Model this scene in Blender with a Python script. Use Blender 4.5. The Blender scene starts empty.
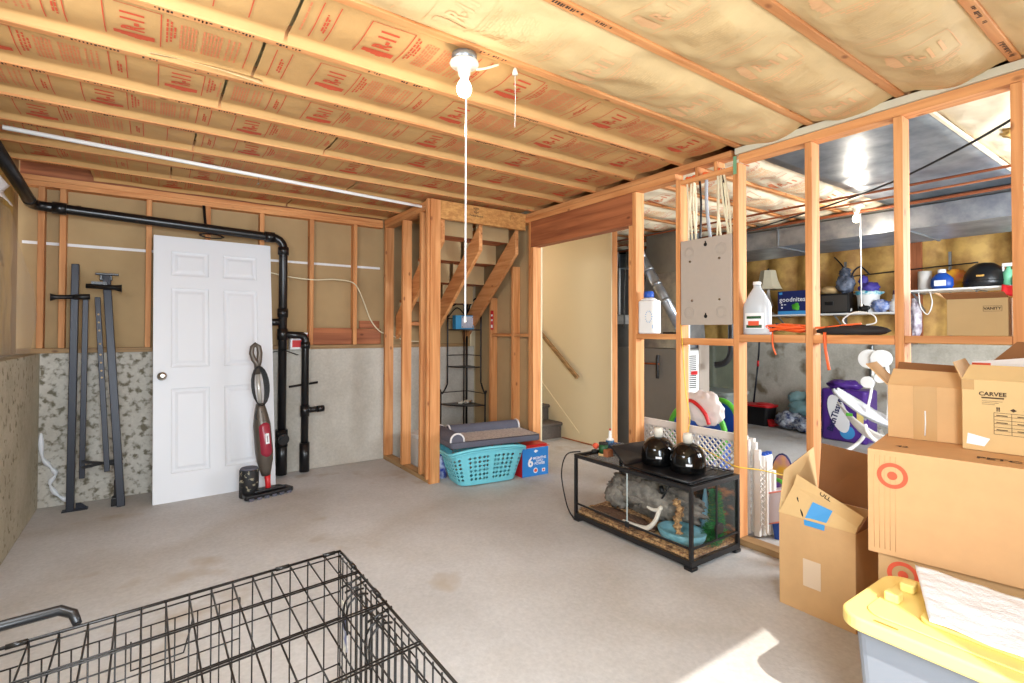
import bpy, bmesh, math, random
from mathutils import Vector, Matrix, Euler, noise
R = math.radians
random.seed(7)
SC = bpy.context.scene
COL = SC.collection

# ------------------------------------------------------------------ materials
def srgb(r, g, b):
    f = lambda c: (c/255/12.92) if c/255 <= .04045 else ((c/255+.055)/1.055)**2.4
    return (f(r), f(g), f(b), 1)

def mat(name, col, rough=.6, metal=0., var=.0, vscale=8., bump=0., bscale=60., stretch=None,
        col2=None, emis=None, trans=0., spec=.5, coat=0., rand=0., detail=4.):
    m = bpy.data.materials.new(name); m.use_nodes = True
    nt = m.node_tree; N = nt.nodes; L = nt.links
    b = N['Principled BSDF']
    b.inputs['Base Color'].default_value = col
    b.inputs['Roughness'].default_value = rough
    b.inputs['Metallic'].default_value = metal
    b.inputs['Specular IOR Level'].default_value = spec
    if coat: b.inputs['Coat Weight'].default_value = coat
    if trans:
        b.inputs['Transmission Weight'].default_value = trans
    if emis:
        b.inputs['Emission Color'].default_value = emis[0]; b.inputs['Emission Strength'].default_value = emis[1]
    tc = N.new('ShaderNodeTexCoord')
    src = tc.outputs['Object']
    if stretch:
        mp = N.new('ShaderNodeMapping'); mp.inputs['Scale'].default_value = stretch
        L.new(src, mp.inputs['Vector']); src = mp.outputs['Vector']
    if rand:
        oi = N.new('ShaderNodeObjectInfo'); va = N.new('ShaderNodeVectorMath'); va.operation = 'ADD'
        mm = N.new('ShaderNodeMath'); mm.operation = 'MULTIPLY'; mm.inputs[1].default_value = 50
        L.new(oi.outputs['Random'], mm.inputs[0]); L.new(src, va.inputs[0]); L.new(mm.outputs[0], va.inputs[1]); src = va.outputs[0]
    if var or col2:
        nz = N.new('ShaderNodeTexNoise'); nz.inputs['Scale'].default_value = vscale; nz.inputs['Detail'].default_value = detail
        nz.inputs['Roughness'].default_value = .6
        L.new(src, nz.inputs['Vector'])
        rp = N.new('ShaderNodeValToRGB')
        c2 = col2 or tuple([c*(1-var) for c in col[:3]]+[1])
        rp.color_ramp.elements[0].position = .35; rp.color_ramp.elements[0].color = c2
        rp.color_ramp.elements[1].position = .65; rp.color_ramp.elements[1].color = col
        L.new(nz.outputs['Fac'], rp.inputs['Fac'])
        out = rp.outputs['Color']
        if rand:
            hs = N.new('ShaderNodeHueSaturation'); mr = N.new('ShaderNodeMapRange')
            mr.inputs['To Min'].default_value = 1-rand; mr.inputs['To Max'].default_value = 1+rand*.6
            L.new(oi.outputs['Random'], mr.inputs['Value']); L.new(mr.outputs[0], hs.inputs['Value']); L.new(out, hs.inputs['Color']); out = hs.outputs['Color']
        L.new(out, b.inputs['Base Color'])
    if bump:
        n2 = N.new('ShaderNodeTexNoise'); n2.inputs['Scale'].default_value = bscale; n2.inputs['Detail'].default_value = 5
        L.new(src, n2.inputs['Vector'])
        bp = N.new('ShaderNodeBump'); bp.inputs['Strength'].default_value = bump; bp.inputs['Distance'].default_value = .01
        L.new(n2.outputs['Fac'], bp.inputs['Height']); L.new(bp.outputs['Normal'], b.inputs['Normal'])
    return m

def wood(name, base, dark, axis, rand=.12, knot=True):
    """construction lumber: grain stretched along one axis, knots"""
    m = bpy.data.materials.new(name); m.use_nodes = True
    nt = m.node_tree; N = nt.nodes; L = nt.links; b = N['Principled BSDF']
    b.inputs['Roughness'].default_value = .65
    tc = N.new('ShaderNodeTexCoord'); oi = N.new('ShaderNodeObjectInfo')
    mm = N.new('ShaderNodeMath'); mm.operation = 'MULTIPLY'; mm.inputs[1].default_value = 37
    L.new(oi.outputs['Random'], mm.inputs[0])
    va = N.new('ShaderNodeVectorMath'); va.operation = 'ADD'
    L.new(tc.outputs['Object'], va.inputs[0]); L.new(mm.outputs[0], va.inputs[1])
    s = [26, 26, 26]; s['xyz'.index(axis)] = 1.6
    mp = N.new('ShaderNodeMapping'); mp.inputs['Scale'].default_value = s; L.new(va.outputs[0], mp.inputs['Vector'])
    nz = N.new('ShaderNodeTexNoise'); nz.inputs['Scale'].default_value = 1.; nz.inputs['Detail'].default_value = 5; nz.inputs['Distortion'].default_value = .6
    L.new(mp.outputs[0], nz.inputs['Vector'])
    rp = N.new('ShaderNodeValToRGB'); rp.color_ramp.elements[0].position = .3; rp.color_ramp.elements[1].position = .68
    rp.color_ramp.elements[0].color = dark; rp.color_ramp.elements[1].color = base
    L.new(nz.outputs['Fac'], rp.inputs['Fac']); out = rp.outputs['Color']
    if knot:
        s2 = [9, 9, 9]; s2['xyz'.index(axis)] = 5
        mp2 = N.new('ShaderNodeMapping'); mp2.inputs['Scale'].default_value = s2; L.new(va.outputs[0], mp2.inputs['Vector'])
        vo = N.new('ShaderNodeTexVoronoi'); vo.inputs['Scale'].default_value = 1; L.new(mp2.outputs[0], vo.inputs['Vector'])
        kr = N.new('ShaderNodeValToRGB'); kr.color_ramp.elements[0].position = .05; kr.color_ramp.elements[1].position = .13
        kr.color_ramp.elements[0].color = (.75, .75, .75, 1); kr.color_ramp.elements[1].color = (0, 0, 0, 1)
        L.new(vo.outputs['Distance'], kr.inputs['Fac'])
        mx = N.new('ShaderNodeMixRGB'); mx.inputs['Color2'].default_value = (dark[0]*.4, dark[1]*.3, dark[2]*.3, 1)
        L.new(kr.outputs['Color'], mx.inputs['Fac']); L.new(out, mx.inputs['Color1']); out = mx.outputs['Color']
    hs = N.new('ShaderNodeHueSaturation'); mr = N.new('ShaderNodeMapRange')
    mr.inputs['To Min'].default_value = 1-rand; mr.inputs['To Max'].default_value = 1+rand
    L.new(oi.outputs['Random'], mr.inputs['Value']); L.new(mr.outputs[0], hs.inputs['Value']); L.new(out, hs.inputs['Color'])
    L.new(hs.outputs['Color'], b.inputs['Base Color'])
    bp = N.new('ShaderNodeBump'); bp.inputs['Strength'].default_value = .15; bp.inputs['Distance'].default_value = .004
    L.new(nz.outputs['Fac'], bp.inputs['Height']); L.new(bp.outputs['Normal'], b.inputs['Normal'])
    return m

def glass(name, tint=(1, 1, 1, 1), gloss=.08, alpha_col=None):
    m = bpy.data.materials.new(name); m.use_nodes = True
    nt = m.node_tree; N = nt.nodes; L = nt.links
    for n in list(N): N.remove(n)
    o = N.new('ShaderNodeOutputMaterial'); mx = N.new('ShaderNodeMixShader')
    t = N.new('ShaderNodeBsdfTransparent'); t.inputs['Color'].default_value = tint
    g = N.new('ShaderNodeBsdfGlossy'); g.inputs['Roughness'].default_value = .03
    lw = N.new('ShaderNodeLayerWeight'); lw.inputs['Blend'].default_value = .12
    mr = N.new('ShaderNodeMapRange'); mr.inputs['To Min'].default_value = 0; mr.inputs['To Max'].default_value = .35
    L.new(lw.outputs['Fresnel'], mr.inputs['Value']); L.new(mr.outputs[0], mx.inputs[0])
    L.new(t.outputs[0], mx.inputs[1]); L.new(g.outputs[0], mx.inputs[2]); L.new(mx.outputs[0], o.inputs[0])
    return m

def film(name, col, alpha=.5, rough=.25):
    m = bpy.data.materials.new(name); m.use_nodes = True
    nt = m.node_tree; N = nt.nodes; L = nt.links; b = N['Principled BSDF']
    b.inputs['Base Color'].default_value = col; b.inputs['Roughness'].default_value = rough
    b.inputs['Alpha'].default_value = alpha
    n2 = N.new('ShaderNodeTexNoise'); n2.inputs['Scale'].default_value = 14; n2.inputs['Detail'].default_value = 5
    tc = N.new('ShaderNodeTexCoord'); L.new(tc.outputs['Object'], n2.inputs['Vector'])
    bp = N.new('ShaderNodeBump'); bp.inputs['Strength'].default_value = .6; bp.inputs['Distance'].default_value = .02
    L.new(n2.outputs['Fac'], bp.inputs['Height']); L.new(bp.outputs['Normal'], b.inputs['Normal'])
    return m

def concrete(name, base, dark, spots=None, scale=1.6, streak=False, spot_scale=9, spot_lo=.58, spot_hi=.64, rough=.85, crack=False):
    m = bpy.data.materials.new(name); m.use_nodes = True
    nt = m.node_tree; N = nt.nodes; L = nt.links; b = N['Principled BSDF']
    b.inputs['Roughness'].default_value = rough; b.inputs['Specular IOR Level'].default_value = .3
    tc = N.new('ShaderNodeTexCoord'); src = tc.outputs['Object']
    n1 = N.new('ShaderNodeTexNoise'); n1.inputs['Scale'].default_value = scale; n1.inputs['Detail'].default_value = 8; n1.inputs['Roughness'].default_value = .65
    L.new(src, n1.inputs['Vector'])
    rp = N.new('ShaderNodeValToRGB'); rp.color_ramp.elements[0].position = .3; rp.color_ramp.elements[1].position = .7
    rp.color_ramp.elements[0].color = dark; rp.color_ramp.elements[1].color = base
    L.new(n1.outputs['Fac'], rp.inputs['Fac']); out = rp.outputs['Color']
    n3 = N.new('ShaderNodeTexNoise'); n3.inputs['Scale'].default_value = 55; n3.inputs['Detail'].default_value = 4
    L.new(src, n3.inputs['Vector'])
    mxa = N.new('ShaderNodeMixRGB'); mxa.blend_type = 'MULTIPLY'; mxa.inputs['Fac'].default_value = .35
    L.new(out, mxa.inputs['Color1']); L.new(n3.outputs['Fac'], mxa.inputs['Color2'])
    g = N.new('ShaderNodeMixRGB'); g.blend_type = 'ADD'; g.inputs['Fac'].default_value = .12; g.inputs['Color2'].default_value = base
    L.new(mxa.outputs[0], g.inputs['Color1']); out = g.outputs['Color']
    if spots:
        n2 = N.new('ShaderNodeTexNoise'); n2.inputs['Scale'].default_value = spot_scale; n2.inputs['Detail'].default_value = 3
        L.new(src, n2.inputs['Vector'])
        r2 = N.new('ShaderNodeValToRGB'); r2.color_ramp.elements[0].position = spot_lo; r2.color_ramp.elements[1].position = spot_hi
        L.new(n2.outputs['Fac'], r2.inputs['Fac'])
        # region mask, larger patches
        n4 = N.new('ShaderNodeTexNoise'); n4.inputs['Scale'].default_value = .9; n4.inputs['Detail'].default_value = 1
        L.new(src, n4.inputs['Vector'])
        r4 = N.new('ShaderNodeValToRGB'); r4.color_ramp.elements[0].position = .40; r4.color_ramp.elements[1].position = .52
        if streak:
            sx = N.new('ShaderNodeSeparateXYZ'); L.new(src, sx.inputs[0]); md = N.new('ShaderNodeMath'); md.operation = 'MULTIPLY_ADD'; md.inputs[1].default_value = -.25; md.inputs[2].default_value = .30
            L.new(sx.outputs['X'], md.inputs[0]); L.new(md.outputs[0], r4.inputs['Fac'])
        else: L.new(n4.outputs['Fac'], r4.inputs['Fac'])
        mu = N.new('ShaderNodeMath'); mu.operation = 'MULTIPLY'; L.new(r2.outputs['Color'], mu.inputs[0]); L.new(r4.outputs['Color'], mu.inputs[1])
        mx = N.new('ShaderNodeMixRGB'); L.new(mu.outputs[0], mx.inputs['Fac']); L.new(out, mx.inputs['Color1']); mx.inputs['Color2'].default_value = spots
        out = mx.outputs['Color']
    if crack:
        # large trowelled panels: faint darker joint lines between pours
        vo = N.new('ShaderNodeTexNoise'); vo.inputs['Scale'].default_value = .55; vo.inputs['Detail'].default_value = 2
        L.new(src, vo.inputs['Vector'])
        r5 = N.new('ShaderNodeValToRGB'); e = r5.color_ramp.elements
        e[0].position = .44; e[0].color = (1, 1, 1, 1); e[1].position = .56; e[1].color = (1, 1, 1, 1)
        k = r5.color_ramp.elements.new(.5); k.color = (.9, .87, .83, 1)
        L.new(vo.outputs['Fac'], r5.inputs['Fac'])
        mx = N.new('ShaderNodeMixRGB'); mx.blend_type = 'MULTIPLY'; mx.inputs['Fac'].default_value = 1
        L.new(out, mx.inputs['Color1']); L.new(r5.outputs['Color'], mx.inputs['Color2']); out = mx.outputs['Color']
    L.new(out, b.inputs['Base Color'])
    bp = N.new('ShaderNodeBump'); bp.inputs['Strength'].default_value = .25; bp.inputs['Distance'].default_value = .006
    L.new(n3.outputs['Fac'], bp.inputs['Height']); L.new(bp.outputs['Normal'], b.inputs['Normal'])
    return m

ORA, ORD = srgb(224, 162, 104), srgb(190, 120, 66)
M = {}
for ax in 'xyz':
    M['wood_'+ax] = wood('lumber_'+ax, ORA, ORD, ax)
    M['dwood_'+ax] = wood('dark_lumber_'+ax, srgb(178, 108, 66), srgb(132, 72, 42), ax)
    M['pwood_'+ax] = wood('treated_lumber_'+ax, srgb(176, 142, 98), srgb(140, 108, 70), ax)
M['floor'] = concrete('floor_concrete', srgb(206, 205, 204), srgb(180, 177, 174), srgb(176, 166, 154), 1.1, spot_scale=3, spot_lo=.6, spot_hi=.72, crack=True, rough=.7)
M['conc'] = concrete('wall_concrete', srgb(206, 202, 192), srgb(176, 170, 158), srgb(112, 106, 90), 2.2, spot_scale=20, spot_lo=.50, spot_hi=.64, streak=True)
M['conc_l'] = concrete('side_wall_concrete', srgb(196, 188, 166), srgb(164, 156, 134), srgb(128, 120, 98), 3., spot_scale=20)
M['conc_u'] = concrete('utility_wall_concrete', srgb(204, 200, 188), srgb(158, 152, 138), srgb(118, 106, 86), 2.4, spot_scale=4, spot_lo=.56, spot_hi=.7)
M['fiber'] = mat('fibreboard', srgb(182, 154, 112), .9, var=.12, vscale=2.5, bump=.1, bscale=150)
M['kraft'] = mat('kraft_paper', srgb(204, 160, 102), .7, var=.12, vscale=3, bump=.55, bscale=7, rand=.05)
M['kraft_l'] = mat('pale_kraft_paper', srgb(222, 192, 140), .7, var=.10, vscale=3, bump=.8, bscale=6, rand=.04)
M['kraft_w'] = mat('whitish_kraft_paper', srgb(240, 226, 196), .7, var=.12, vscale=4, bump=.9, bscale=9, rand=.05)
M['fibre'] = mat('glass_fibre_edge', srgb(222, 204, 150), .95, var=.15, vscale=12, bump=.6, bscale=30)
M['ink'] = mat('red_print_ink', srgb(205, 84, 52), .7)
M['ink_l'] = mat('faded_print_ink', srgb(214, 128, 84), .7)
M['ink_p'] = mat('pale_print_ink', srgb(232, 184, 134), .7)
M['stamp'] = mat('black_stamp_ink', srgb(70, 50, 34), .8)
M['insul'] = mat('yellow_fibreglass', srgb(212, 172, 96), .7, var=.4, vscale=4, bump=.5, bscale=9, col2=srgb(164, 122, 66))
M['insul_f'] = mat('filmed_fibreglass', srgb(222, 188, 104), .35, vscale=3, bump=.5, bscale=6, col2=srgb(150, 116, 56), stretch=(1, 1.5, .5))
M['plastic_film'] = film('clear_poly_film', srgb(224, 222, 210), .28)
M['drywall'] = mat('cream_painted_drywall', srgb(232, 218, 184), .8, bump=.05, bscale=120)
M['white'] = mat('white_paint', srgb(224, 227, 232), .45, bump=.03, bscale=200)
M['wplastic'] = mat('white_plastic', srgb(238, 238, 236), .4)
M['gplastic'] = mat('offwhite_plastic', srgb(222, 218, 212), .5)
M['black'] = mat('black_plastic', srgb(22, 22, 24), .35)
M['abs'] = mat('black_abs_pipe', srgb(24, 24, 26), .28, var=.3, vscale=20)
M['bmetal'] = mat('black_powder_metal', srgb(26, 25, 26), .35, metal=.3)
M['crate'] = mat('crate_wire', srgb(30, 27, 25), .3, metal=.4)
M['slate'] = mat('slate_painted_steel', srgb(28, 31, 42), .4, metal=.2)
M['galv'] = mat('galvanised_steel', srgb(176, 184, 192), .34, metal=.85, vscale=5, col2=srgb(132, 142, 156))
M['galv_d'] = mat('dull_galvanised_steel', srgb(150, 156, 160), .4, metal=.8, var=.2, vscale=4)
M['panel'] = mat('panel_grey_enamel', srgb(176, 164, 152), .45, var=.03, vscale=30)
M['furn'] = mat('furnace_grey_enamel', srgb(124, 122, 118), .5, var=.06, vscale=5)
M['chrome'] = mat('satin_nickel', srgb(190, 184, 174), .25, metal=.9)
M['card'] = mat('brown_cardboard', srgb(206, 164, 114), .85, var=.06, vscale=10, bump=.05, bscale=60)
M['card_d'] = mat('dark_cardboard', srgb(146, 100, 62), .9, var=.06, vscale=10)  # darker brown than the other cardboard, used on several flaps
M['card_t'] = mat('pale_cardboard', srgb(216, 182, 128), .85, var=.05, vscale=8)
M['card_l'] = mat('light_cardboard', srgb(214, 166, 116), .85, var=.05, vscale=14, stretch=(1, 3, 1))
M['tape'] = mat('packing_tape', srgb(190, 150, 100), .2, coat=.4)
M['red'] = mat('red_plastic', srgb(200, 34, 38), .4)
M['logo'] = mat('red_orange_print', srgb(224, 92, 62), .8)
M['blue'] = mat('blue_plastic', srgb(28, 78, 170), .4)
M['dblue'] = mat('navy_print', srgb(34, 42, 96), .45)
M['lblue'] = mat('sky_blue_print', srgb(66, 152, 214), .5)
M['green'] = mat('green_plastic', srgb(84, 176, 52), .4)
M['dgreen'] = mat('dark_green_plastic', srgb(30, 84, 40), .5, var=.3, vscale=20)
M['yellow'] = mat('yellow_plastic', srgb(240, 214, 128), .45)
M['purple'] = mat('purple_film', srgb(84, 46, 140), .3, var=.2, vscale=12)
M['orange'] = mat('orange_cord', srgb(240, 100, 40), .5)
M['ycord'] = mat('yellow_cord', srgb(238, 200, 60), .5)
M['teal'] = mat('aqua_plastic', srgb(118, 204, 218), .4)
M['carpet'] = mat('grey_carpet', srgb(108, 98, 90), 1., var=.35, vscale=90, bump=.6, bscale=200)
M['gfabric'] = mat('grey_fabric', srgb(92, 92, 104), .95, var=.1, vscale=20, bump=.2, bscale=120)
M['fleece'] = mat('speckled_fleece', srgb(206, 196, 190), 1., var=.4, vscale=60, bump=.6, bscale=90)
M['wfleece'] = mat('white_fleece', srgb(226, 222, 222), 1., bump=.5, bscale=90)
M['paper'] = mat('white_paper', srgb(238, 238, 240), .7)
M['graytub'] = mat('grey_plastic_tub', srgb(128, 133, 142), .4, trans=.0)
M['bubble'] = mat('white_mesh_sheet', srgb(236, 238, 244), .4, bump=.35, bscale=140)
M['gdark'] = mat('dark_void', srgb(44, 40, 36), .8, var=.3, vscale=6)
M['tarp'] = mat('olive_tarp', srgb(74, 78, 62), .7, var=.3, vscale=4, bump=.5, bscale=5)
M['sgreen'] = mat('grey_green_plastic', srgb(104, 112, 108), .6)
M['copper'] = mat('copper', srgb(150, 86, 56), .45, metal=.6)
M['cable'] = mat('cream_cable', srgb(232, 222, 190), .5)
M['graycable'] = mat('grey_cable', srgb(168, 172, 178), .5)
M['rock'] = mat('grey_bark', srgb(150, 142, 130), .95, var=.55, vscale=14, bump=1., bscale=22)
M['wood_chip'] = mat('bark_substrate', srgb(206, 164, 112), .95, vscale=60, col2=srgb(96, 60, 36), bump=1., bscale=70)
M['brownsub'] = mat('brown_substrate', srgb(116, 84, 62), .95, var=.5, vscale=40, bump=1., bscale=60)
M['bowl'] = mat('blue_glazed_stone', srgb(128, 182, 196), .5, vscale=9, col2=srgb(84, 132, 140), bump=.3, bscale=30)
M['leafb'] = mat('plastic_leaf_green', srgb(40, 168, 84), .5, vscale=20, col2=srgb(20, 92, 44))
M['leafy'] = mat('plastic_leaf_lime', srgb(150, 190, 60), .5, var=.3, vscale=20)
M['backdrop'] = mat('forest_picture', srgb(176, 108, 60), .6, vscale=7, col2=srgb(44, 52, 48), detail=6, stretch=(1, 1, 2.2))
M['backdrop'].node_tree.nodes['Color Ramp'].color_ramp.elements[0].position = .52
M['cord_gray'] = mat('light_blue_bag', srgb(150, 196, 206), .35, var=.2, vscale=10, bump=.4, bscale=12)
M['navybag'] = mat('navy_striped_fabric', srgb(52, 66, 112), .7, vscale=16, col2=srgb(206, 216, 228), detail=2)
M['bag'] = mat('white_plastic_bag', srgb(226, 216, 212), .35, bump=.5, bscale=10)
M['lamp'] = mat('cream_lampshade', srgb(206, 196, 170), .8)
M['board'] = mat('patterned_board', srgb(248, 190, 60), .4, vscale=9, col2=srgb(126, 84, 190), detail=1)
M['cream_ceramic'] = mat('white_porcelain', srgb(214, 208, 194), .3)
M['bulb'] = mat('glowing_bulb', (1, .9, .7, 1), .4, emis=((1, .86, .62, 1), 7))
M['glass'] = glass('clear_glass')
M['pglass'] = mat('clear_plastic', srgb(236, 240, 244), .3)
M['vac'] = mat('bronze_metallic_plastic', srgb(96, 88, 80), .35, metal=.4)
M['vacl'] = mat('silver_plastic', srgb(196, 194, 188), .3, metal=.4)
M['vacr'] = mat('crimson_translucent_plastic', srgb(150, 44, 62), .25)
M['camo'] = mat('black_speckled_lining', srgb(26, 26, 27), .6, vscale=34, col2=srgb(150, 142, 120), detail=2)
for q, v in ((0, .36), (1, .42)): M['camo'].node_tree.nodes['Color Ramp'].color_ramp.elements[q].position = v
M['skin_h'] = mat('brass_fitting', srgb(196, 160, 90), .35, metal=.7)

# ------------------------------------------------------------------ mesh builder
class MB:
    def __init__(s): s.bm = bmesh.new(); s.smooth = []
    def _new(s, verts, faces, mi=0, smooth=False):
        vs = [s.bm.verts.new(v) for v in verts]
        out = []
        for f in faces:
            try:
                fc = s.bm.faces.new([vs[i] for i in f]); fc.material_index = mi; fc.smooth = smooth; out.append(fc)
            except ValueError: pass
        return vs
    def box(s, x0, x1, y0, y1, z0, z1, mi=0, mtx=None, taper=None):
        v = [(x, y, z) for z in (z0, z1) for y in (y0, y1) for x in (x0, x1)]
        if taper:
            cx, cy = (x0+x1)/2, (y0+y1)/2
            v = [(cx+(p[0]-cx)*(taper if p[2] == z1 else 1), cy+(p[1]-cy)*(taper if p[2] == z1 else 1), p[2]) for p in v]
        if mtx: v = [mtx @ Vector(p) for p in v]
        s._new(v, [(0, 2, 3, 1), (4, 5, 7, 6), (0, 1, 5, 4), (1, 3, 7, 5), (3, 2, 6, 7), (2, 0, 4, 6)], mi); return s
    def beam(s, a, b, w, h, mi=0, up=(0, 0, 1)):
        a, b = Vector(a), Vector(b); d = (b-a).normalized(); u = Vector(up)
        if abs(d.dot(u)) > .98: u = Vector((0, 1, 0))
        r = d.cross(u).normalized(); u = r.cross(d).normalized()
        v = []
        for p in (a, b):
            for sx, sy in ((-1, -1), (1, -1), (1, 1), (-1, 1)): v.append(p+r*sx*w/2+u*sy*h/2)
        s._new(v, [(3, 2, 1, 0), (4, 5, 6, 7), (0, 1, 5, 4), (1, 2, 6, 5), (2, 3, 7, 6), (3, 0, 4, 7)], mi); return s
    def tube(s, pts, r, n=8, mi=0, cap=True, closed=False):
        pts = [Vector(p) for p in pts]; rs = r if isinstance(r, (list, tuple)) else [r]*len(pts)
        rings = []; prev = None; k = len(pts)
        for i, p in enumerate(pts):
            if closed: d = pts[(i+1) % k]-pts[i-1]
            elif i == 0: d = pts[1]-p
            elif i == k-1: d = p-pts[i-1]
            else: d = (pts[i+1]-p).normalized()+(p-pts[i-1]).normalized()
            if d.length < 1e-9: d = Vector((0, 0, 1))
            d.normalize()
            if prev is None:
                a = Vector((0, 0, 1)) if abs(d.z) < .9 else Vector((1, 0, 0)); u = d.cross(a).normalized()
            else:
                u = (prev-d*prev.dot(d)); u = u.normalized() if u.length > 1e-6 else d.orthogonal().normalized()
            prev = u; w = d.cross(u)
            rings.append([s.bm.verts.new(p+(u*math.cos(2*math.pi*j/n)+w*math.sin(2*math.pi*j/n))*rs[i]) for j in range(n)])
        m = k if closed else k-1
        for i in range(m):
            A, B = rings[i], rings[(i+1) % k]
            for j in range(n):
                f = s.bm.faces.new((A[j], A[(j+1) % n], B[(j+1) % n], B[j])); f.smooth = True; f.material_index = mi
        if cap and not closed:
            for rg, fl in ((rings[0], True), (rings[-1], False)):
                f = s.bm.faces.new(rg[::-1] if fl else rg); f.material_index = mi
        return s
    def cyl(s, a, b, r, r2=None, n=16, mi=0): return s.tube([a, b], [r, r if r2 is None else r2], n, mi)
    def lathe(s, prof, c=(0, 0, 0), n=24, mi=0, mtx=None, sx=1, sy=1, smooth=True):
        rings = []
        for (r, z) in prof:
            ring = []
            for j in range(n):
                a = 2*math.pi*j/n
                p = Vector((r*math.cos(a)*sx, r*math.sin(a)*sy, z))
                p = (mtx @ p) if mtx else p+Vector(c)
                ring.append(s.bm.verts.new(p))
            rings.append(ring)
        for i in range(len(rings)-1):
            for j in range(n):
                f = s.bm.faces.new((rings[i][j], rings[i][(j+1) % n], rings[i+1][(j+1) % n], rings[i+1][j])); f.smooth = smooth; f.material_index = mi
        for rg, fl in ((rings[0], True), (rings[-1], False)):
            f = s.bm.faces.new(rg[::-1] if fl else rg); f.material_index = mi
        return s
    def prism(s, poly, axis, a, b, mi=0, smooth=False):
        """poly of 2-D points extruded along axis from a to b"""
        def P(u, v, w):
            return {'x': (w, u, v), 'y': (u, w, v), 'z': (u, v, w)}[axis]
        n = len(poly); v = [P(p[0], p[1], a) for p in poly]+[P(p[0], p[1], b) for p in poly]
        f = [tuple(range(n)), tuple(range(2*n-1, n-1, -1))]+[(i, n+i, n+(i+1) % n, (i+1) % n) for i in range(n)]
        vs = s._new(v, f, mi)
        return s
    def quad(s, pts, mi=0): s._new(pts, [tuple(range(len(pts)))], mi); return s
    def blob(s, c, sx, sy, sz, amp=.1, fr=3, seed=0, n=20, mi=0, flat=None, mtx=None):
        k = n//2; rings = []
        c = Vector(c)
        for i in range(k+1):
            th = math.pi*i/k; ring = []
            for j in range(n):
                ph = 2*math.pi*j/n
                d = Vector((math.sin(th)*math.cos(ph), math.sin(th)*math.sin(ph), math.cos(th)))
                q = 1+amp*noise.noise(d*fr+Vector((seed, seed*2.3, 1)))*2
                p = Vector((d.x*sx*q, d.y*sy*q, d.z*sz*q))
                if flat is not None and p.z < flat: p.z = flat
                if mtx: p = mtx @ p
                ring.append(s.bm.verts.new(c+p))
            rings.append(ring)
        for i in range(k):
            for j in range(n):
                f = s.bm.faces.new((rings[i][j], rings[i+1][j], rings[i+1][(j+1) % n], rings[i][(j+1) % n])); f.smooth = True; f.material_index = mi
        return s
    def rbox(s, x0, x1, y0, y1, z0, z1, r=.02, mi=0, seg=4, taper=1.):
        """box with rounded vertical edges; taper scales the bottom"""
        cx, cy = (x0+x1)/2, (y0+y1)/2; pts = []
        for qx, qy, a0 in ((x1-r, y1-r, 0), (x0+r, y1-r, 90), (x0+r, y0+r, 180), (x1-r, y0+r, 270)):
            for k in range(seg+1):
                a = R(a0+90*k/seg); pts.append((qx+r*math.cos(a), qy+r*math.sin(a)))
        n = len(pts)
        v = [(cx+(p[0]-cx)*taper, cy+(p[1]-cy)*taper, z0) for p in pts]+[(p[0], p[1], z1) for p in pts]
        vs = s._new(v, [tuple(range(n-1, -1, -1)), tuple(range(n, 2*n))]+[(i, (i+1) % n, n+(i+1) % n, n+i) for i in range(n)], mi)
        return s
    def grid(s, nx, ny, fn, mi=0, smooth=True):
        V = [[s.bm.verts.new(fn(i/nx, j/ny)) for j in range(ny+1)] for i in range(nx+1)]
        for i in range(nx):
            for j in range(ny):
                f = s.bm.faces.new((V[i][j], V[i+1][j], V[i+1][j+1], V[i][j+1])); f.smooth = smooth; f.material_index = mi
        return s
    def text(s, body, mtx, size=1., mi=0, sx=1., bold=0., fn=None, depth=.0, align='CENTER'):
        me = text_mesh(body, bold, align)
        vs = []
        for v in me.vertices:
            p = mtx @ Vector((v.co.x*size*sx, v.co.y*size, 0))
            vs.append(fn(p) if fn else p)
        s._new(vs, [tuple(p.vertices) for p in me.polygons], mi); return s
    def build(s, name, mats, parent=None, bevel=0., solid=0., smooth=None, weld=False, subsurf=0, center=True, seg=2):
        mats = mats if isinstance(mats, (list, tuple)) else [mats]
        if weld: bmesh.ops.remove_doubles(s.bm, verts=s.bm.verts, dist=1e-5)
        bmesh.ops.recalc_face_normals(s.bm, faces=s.bm.faces)
        off = Vector((0, 0, 0))
        if parent is None and center and len(s.bm.verts):
            xs = [v.co for v in s.bm.verts]
            lo = Vector([min(c[i] for c in xs) for i in range(3)]); hi = Vector([max(c[i] for c in xs) for i in range(3)])
            off = Vector(((lo.x+hi.x)/2, (lo.y+hi.y)/2, lo.z))
            for v in s.bm.verts: v.co -= off
        me = bpy.data.meshes.new(name); s.bm.to_mesh(me); s.bm.free()
        for m in mats: me.materials.append(M[m] if isinstance(m, str) else m)
        o = bpy.data.objects.new(name, me); COL.objects.link(o); o.location = off
        if parent: o.parent = parent
        if smooth is not None:
            for p in me.polygons: p.use_smooth = smooth
        if bevel:
            b = o.modifiers.new('bevel', 'BEVEL'); b.width = bevel; b.segments = seg; b.limit_method = 'ANGLE'; b.angle_limit = R(40)
        if solid:
            b = o.modifiers.new('solid', 'SOLIDIFY'); b.thickness = solid; b.offset = 0
        if subsurf:
            b = o.modifiers.new('sub', 'SUBSURF'); b.levels = subsurf; b.render_levels = subsurf
        return o

_tc = {}
def text_mesh(body, bold=0., align='CENTER'):
    k = (body, bold, align)
    if k not in _tc:
        c = bpy.data.curves.new('lettering', 'FONT'); c.body = body; c.size = 1; c.resolution_u = 2
        c.align_x = align; c.align_y = 'CENTER'; c.offset = bold; c.fill_mode = 'FRONT'
        o = bpy.data.objects.new('lettering', c); COL.objects.link(o)
        dg = bpy.context.evaluated_depsgraph_get(); dg.update()
        me = bpy.data.meshes.new_from_object(o.evaluated_get(dg)); me.materials.clear()
        bpy.data.objects.remove(o); bpy.data.curves.remove(c)
        _tc[k] = me
    return _tc[k]

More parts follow.
